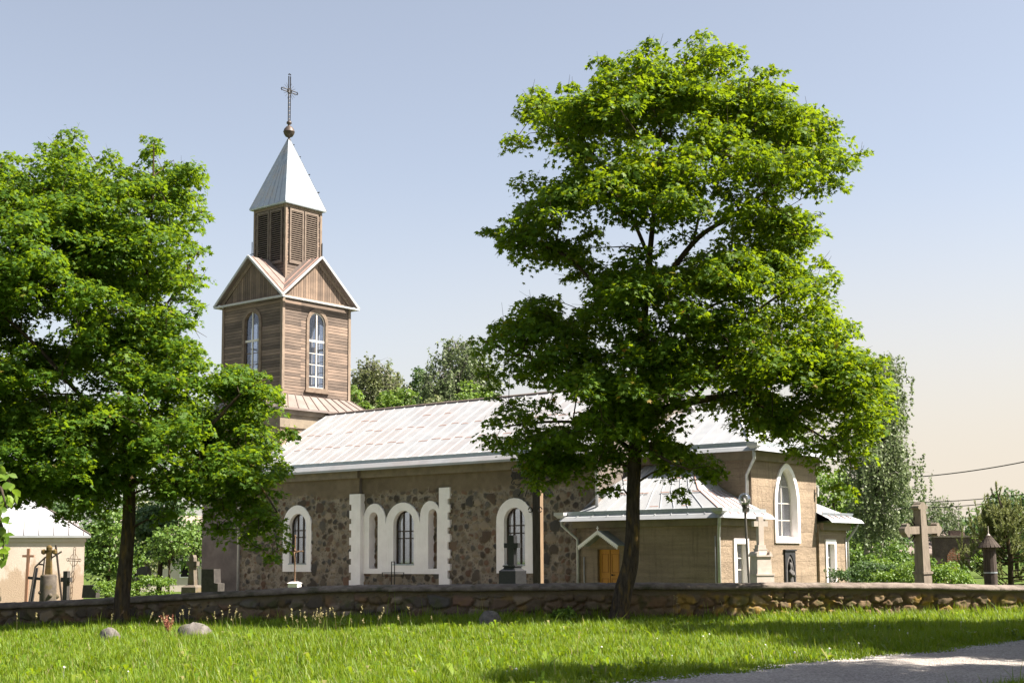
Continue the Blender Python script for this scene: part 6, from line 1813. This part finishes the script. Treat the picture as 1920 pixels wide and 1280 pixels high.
# ------------------------------------------------------------------ grass
def wall_front(X):
    return np.interp(X, WX, WY)-.42
def grass():
    rng = np.random.default_rng(2); n = 390000
    Y = np.empty(0); X = np.empty(0)
    while len(X) < n:
        y = rng.uniform(16.5, 41.5, n); keep = rng.random(n) < (16.5/y)**.55
        y = y[keep]; x = rng.uniform(-1, 1, len(y))*(.385*y+2.4)
        ok = y < wall_front(x)
        s, t = lane_st(x, y)
        e0 = lane_edge(s)+rng.normal(0, .09, len(x)); e1 = LWID+lane_edge(s*1.13+4)+rng.normal(0, .09, len(x))
        ok &= (t < e0) | (t > e1)
        # sparse bare spots
        ok &= rng.random(len(x)) < .35+.65*smoothstep(.22, .42, vnoise(x, y, .9, 3))
        X = np.concatenate([X, x[ok]]); Y = np.concatenate([Y, y[ok]])
    X, Y = X[:n], Y[:n]
    s, t = lane_st(X, Y)
    edge = np.minimum(np.abs(t-lane_edge(s)), np.abs(t-LWID-lane_edge(s*1.13+4)))
    patch = vnoise(X, Y, .55, 1)*.6+vnoise(X, Y, 2.1, 2)*.4
    h = (.05+.20*patch**1.5+.05*(vnoise(X, Y, 4.3, 8) > .6))*rng.uniform(.5, 1.45, n)
    dw = np.clip(wall_front(X)-Y, 0, 9)
    h *= 1+1.0*np.exp(-dw/.7)
    h *= .35+.65*smoothstep(0, .9, edge)
    tall = rng.random(n) < .012; h[tall] *= rng.uniform(1.5, 2.2, tall.sum())
    broad = rng.random(n) < .06*(vnoise(X, Y, 1.3, 14) > .45)
    wd = rng.uniform(.0035, .0075, n)*(.7+Y/42); wd[broad] *= 3.6; h[broad] *= .8
    a = rng.uniform(0, 2*np.pi, n); bend = rng.uniform(.1, .75, n)*h
    bend[broad] = h[broad]*rng.uniform(.6, 1.2, broad.sum())
    dx, dy = np.cos(a), np.sin(a); sx, sy = -dy*wd, dx*wd
    Z = gz(X, Y)-.01
    tipz = np.sqrt(np.maximum(h*h-bend*bend*.55, (h*.35)**2))
    V = np.empty((n, 5, 3))
    V[:, 0] = np.stack([X-sx, Y-sy, Z], 1); V[:, 1] = np.stack([X+sx, Y+sy, Z], 1)
    mx, my, mz = X+dx*bend*.32, Y+dy*bend*.32, Z+tipz*.6
    V[:, 2] = np.stack([mx-sx*.85, my-sy*.85, mz], 1); V[:, 3] = np.stack([mx+sx*.85, my+sy*.85, mz], 1)
    V[:, 4] = np.stack([X+dx*bend, Y+dy*bend, Z+tipz], 1)
    nr = 620
    cy = 16.5+23*rng.random(nr)**1.3; cx = rng.uniform(-1, 1, nr)*(.385*cy+1)
    s_, t_ = lane_st(cx, cy); ok = ((t_ < -.2) | (t_ > LWID+.3)) & (cy < wall_front(cx)-.3); cx, cy = cx[ok], cy[ok]
    rep = rng.integers(5, 12, len(cx)); ix = np.repeat(np.arange(len(cx)), rep); k = len(ix)
    a = rng.uniform(0, 2*np.pi, k); L = rng.uniform(.12, .30, k); up = rng.uniform(.35, 1.1, k); w2 = rng.uniform(.016, .034, k)
    dx, dy = np.cos(a), np.sin(a); bx, by = cx[ix], cy[ix]; bz = gz(bx, by)
    W = np.empty((k, 5, 3))
    for j, (r, hh, ww) in enumerate(((.05, .0, -.4), (.05, .0, .4), (.5, .75, -1), (.5, .75, 1), (1, .62, 0))):
        W[:, j] = np.stack([bx+dx*L*r-dy*w2*ww, by+dy*L*r+dx*w2*ww, bz+L*up*hh], 1)
    V = np.concatenate([V, W]); n = len(V)
    f = np.array([(0, 1, 3), (0, 3, 2), (2, 3, 4)])
    F = (np.arange(n)[:, None, None]*5+f[None]).reshape(-1, 3)
    tag(mesh_np('grass', V.reshape(-1, 3), F, M['grass_blade']), kind='stuff')
grass()

def seed_grass():
    """tall flowering grass stems along the foot of the wall"""
    rng = np.random.default_rng(6); w = MB()
    spots = [(300, 1182, 24), (335, 1182, 20), (400, 1180, 16), (592, 1186, 26), (612, 1186, 30), (628, 1186, 22), (470, 1184, 12), (720, 1184, 12), (740, 1182, 10), (560, 1184, 10), (440, 1182, 8), (1140, 1235, 5), (1500, 1160, 10), (1450, 1162, 6), (1380, 1162, 8), (1240, 1162, 8), (1590, 1158, 6), (180, 1182, 6), (60, 1184, 8), (820, 1182, 6), (1720, 1160, 6)]
    P, T, S = [], [], []
    for px, py, m in spots:
        d = _fw+_rt*(px-960)/FPX+_up*(_cy-py)/FPX; Y0 = -EYE/(d[2]/d[1])
        for _ in range(max(1, int(m*.28))):
            x0 = at(px, py, Y0).x+rng.normal(0, .35); y0 = min(Y0+rng.normal(0, .25), float(wall_front(x0))-.05); z0 = gzf(x0, y0)
            h = rng.uniform(.35, .72); lean = rng.normal(0, .1, 2)
            tip = Vector((x0+lean[0], y0+lean[1], z0+h))
            w.tube([(x0, y0, z0-.02), (x0+lean[0]*.4, y0+lean[1]*.4, z0+h*.6), tip], [.005, .004, .002], 3, False)
            for _k in range(9):
                t = rng.random()*.28
                P.append(np.array(tip)-np.array((lean[0]*t, lean[1]*t, h*t))); T.append(rng.normal(0, .35, 3)+np.array((0, 0, .8))); S.append(rng.uniform(.03, .055))
    V, F = scatter(np.array(P), rng.normal(0, 1, (len(P), 3)), np.array(T), np.array(S), TM_DIA)
    o = mesh_np('tall_grass', V, F, M['seed_head']); tag(o, kind='stuff')
    s = w.build('stalk', M['seed_head'], o, fix=False); s['kind'] = 'stuff'
seed_grass()

def sorrel():
    rng = np.random.default_rng(4)
    p = at(318, 1186, 33.3); base = Vector((p.x, 33.3, gzf(p.x, 33.3)))
    root = empty('sorrel_plant', base, 0, 'rust-red flowering sorrel plant between the two lit boulders', 'plant')
    w = MB(); P, T = [], []
    for i in range(7):
        tip = Vector((rng.normal(0, .12), rng.normal(0, .08), rng.uniform(.34, .52)))
        w.tube([(rng.normal(0, .03), 0, -.03), tip*.5+Vector((0, 0, .05)), tip], [.006, .005, .003], 4, False)
        for k in range(46):
            t = rng.uniform(.35, 1); P.append(np.array(tip)*t+rng.normal(0, .022, 3)); T.append(rng.normal(0, .6, 3)+np.array((0, 0, .4)))
    V, F = scatter(np.array(P), rng.normal(0, 1, (len(P), 3)), np.array(T), rng.uniform(.025, .05, len(P)), TM_DIA)
    mesh_np('flower_head', V, F, M['sorrel'], root); w.build('stem', M['sorrel'], root, fix=False)
sorrel()

def flowers():
    rng = np.random.default_rng(15)
    t = NT('wildflower_petals'); g = t.n('ShaderNodeNewGeometry')
    m = t.finish(t.ramp(g.outputs['Random Per Island'], [(0, (.7, .68, .6)), (.7, (.75, .73, .66)), (.72, (.75, .5, .03)), (1, (.8, .55, .04))]), .8)
    w = MB()
    spots = [(1330, 1188), (1318, 1192), (1372, 1180), (1404, 1202), (1352, 1205), (1260, 1228), (1435, 1208), (1545, 1178), (1686, 1180), (1702, 1186), (1555, 1215), (1640, 1172), (1802, 1165), (1490, 1222), (1232, 1196), (1128, 1212), (1290, 1164), (960, 1254), (950, 1257), (968, 1253), (240, 1258), (120, 1250), (1375, 1164), (1590, 1188), (1610, 1205)]
    for px, py in spots:
        d = _fw+_rt*(px-960)/FPX+_up*(_cy-py)/FPX; Y = -(EYE-.18)/(d[2]/d[1]); p = at(px, py, Y); r = rng.uniform(.010, .019)
        w.lathe((p.x, p.y, p.z-r), [(.3*r, 0), (r, .5*r), (r, 1.3*r), (.3*r, 1.9*r)], 7)
        w.tube([(p.x, p.y, gzf(p.x, p.y)-.02), (p.x, p.y, p.z-r)], .003, 3, False)
    tag(w.build('wildflowers', m, None), kind='stuff')
flowers()

# =================================================================== LIGHT, SKY, CAMERA
SUN = Vector((math.cos(R(SUN_AZ))*math.cos(R(51)), -math.sin(R(SUN_AZ))*math.cos(R(51)), math.sin(R(51)))).normalized()
L = bpy.data.lights.new('sun', 'SUN'); L.energy = SUN_E; L.angle = R(.53); L.color = (1, .925, .80)
so = bpy.data.objects.new('sun', L); COL.objects.link(so)
so.rotation_euler = SUN.to_track_quat('Z', 'Y').to_euler(); so.location = (0, 0, 40)
w = bpy.data.worlds.new('World'); SC.world = w; w.use_nodes = True
nt = w.node_tree; nt.nodes.clear()
out = nt.nodes.new('ShaderNodeOutputWorld'); bg = nt.nodes.new('ShaderNodeBackground')
sky = nt.nodes.new('ShaderNodeTexSky'); sky.sky_type = 'NISHITA'; sky.sun_disc = False
sky.sun_elevation = R(51); sky.sun_rotation = math.atan2(SUN.x, SUN.y)
sky.altitude = 120; sky.air_density = SKY_AIR; sky.dust_density = SKY_DUST; sky.ozone_density = SKY_OZ
hs = nt.nodes.new('ShaderNodeHueSaturation'); hs.inputs['Saturation'].default_value = SKY_SAT; hs.inputs['Hue'].default_value = .5; hs.inputs['Value'].default_value = 1
nt.links.new(sky.outputs[0], hs.inputs['Color'])
# summer haze: the air brightens and warms towards the horizon, most of all on the sun's side
tc = nt.nodes.new('ShaderNodeTexCoord'); sp = nt.nodes.new('ShaderNodeSeparateXYZ'); nt.links.new(tc.outputs['Generated'], sp.inputs[0])
def mrange(sock, a, b, c, d):
    m = nt.nodes.new('ShaderNodeMapRange'); m.interpolation_type = 'SMOOTHSTEP'
    nt.links.new(sock, m.inputs[0]); m.inputs[1].default_value = a; m.inputs[2].default_value = b; m.inputs[3].default_value = c; m.inputs[4].default_value = d
    return m.outputs[0]
el = mrange(sp.outputs[2], .0, .29, 1.0, 0.0); sd = mrange(sp.outputs[0], -.36, .30, HZ_L, HZ_R)
mu = nt.nodes.new('ShaderNodeMath'); mu.operation = 'MULTIPLY'; nt.links.new(el, mu.inputs[0]); nt.links.new(sd, mu.inputs[1])
mx = nt.nodes.new('ShaderNodeMix'); mx.data_type = 'RGBA'; nt.links.new(mu.outputs[0], mx.inputs[0]); tn = nt.nodes.new('ShaderNodeMix'); tn.data_type = 'RGBA'; tn.blend_type = 'MULTIPLY'; tn.inputs[0].default_value = 1; tn.inputs[7].default_value = (1.0, .99, .99, 1)
nt.links.new(hs.outputs[0], tn.inputs[6]); nt.links.new(tn.outputs[2], mx.inputs[6]); mx.inputs[7].default_value = HZ_COL
nt.links.new(mx.outputs[2], bg.inputs[0]); bg.inputs[1].default_value = SKY_S
nt.links.new(bg.outputs[0], out.inputs[0])

cam = bpy.data.cameras.new('camera'); cam.sensor_width = 36; cam.lens = FPX/1920*36
cam.shift_y = (_cy-640)/1920; cam.clip_end = 2000; cam.clip_start = .1
co = bpy.data.objects.new('camera', cam); COL.objects.link(co)
co.matrix_world = Matrix(((_rt[0], _up[0], -_fw[0], 0), (_rt[1], _up[1], -_fw[1], 0), (_rt[2], _up[2], -_fw[2], EYE), (0, 0, 0, 1)))
SC.camera = co
SC.view_settings.view_transform = 'Standard'; SC.view_settings.look = 'None'
SC.view_settings.exposure = EXPO; SC.view_settings.gamma = 1
SC.cycles.max_bounces = 8; SC.cycles.transparent_max_bounces = 12
SC.cycles.use_denoising = True
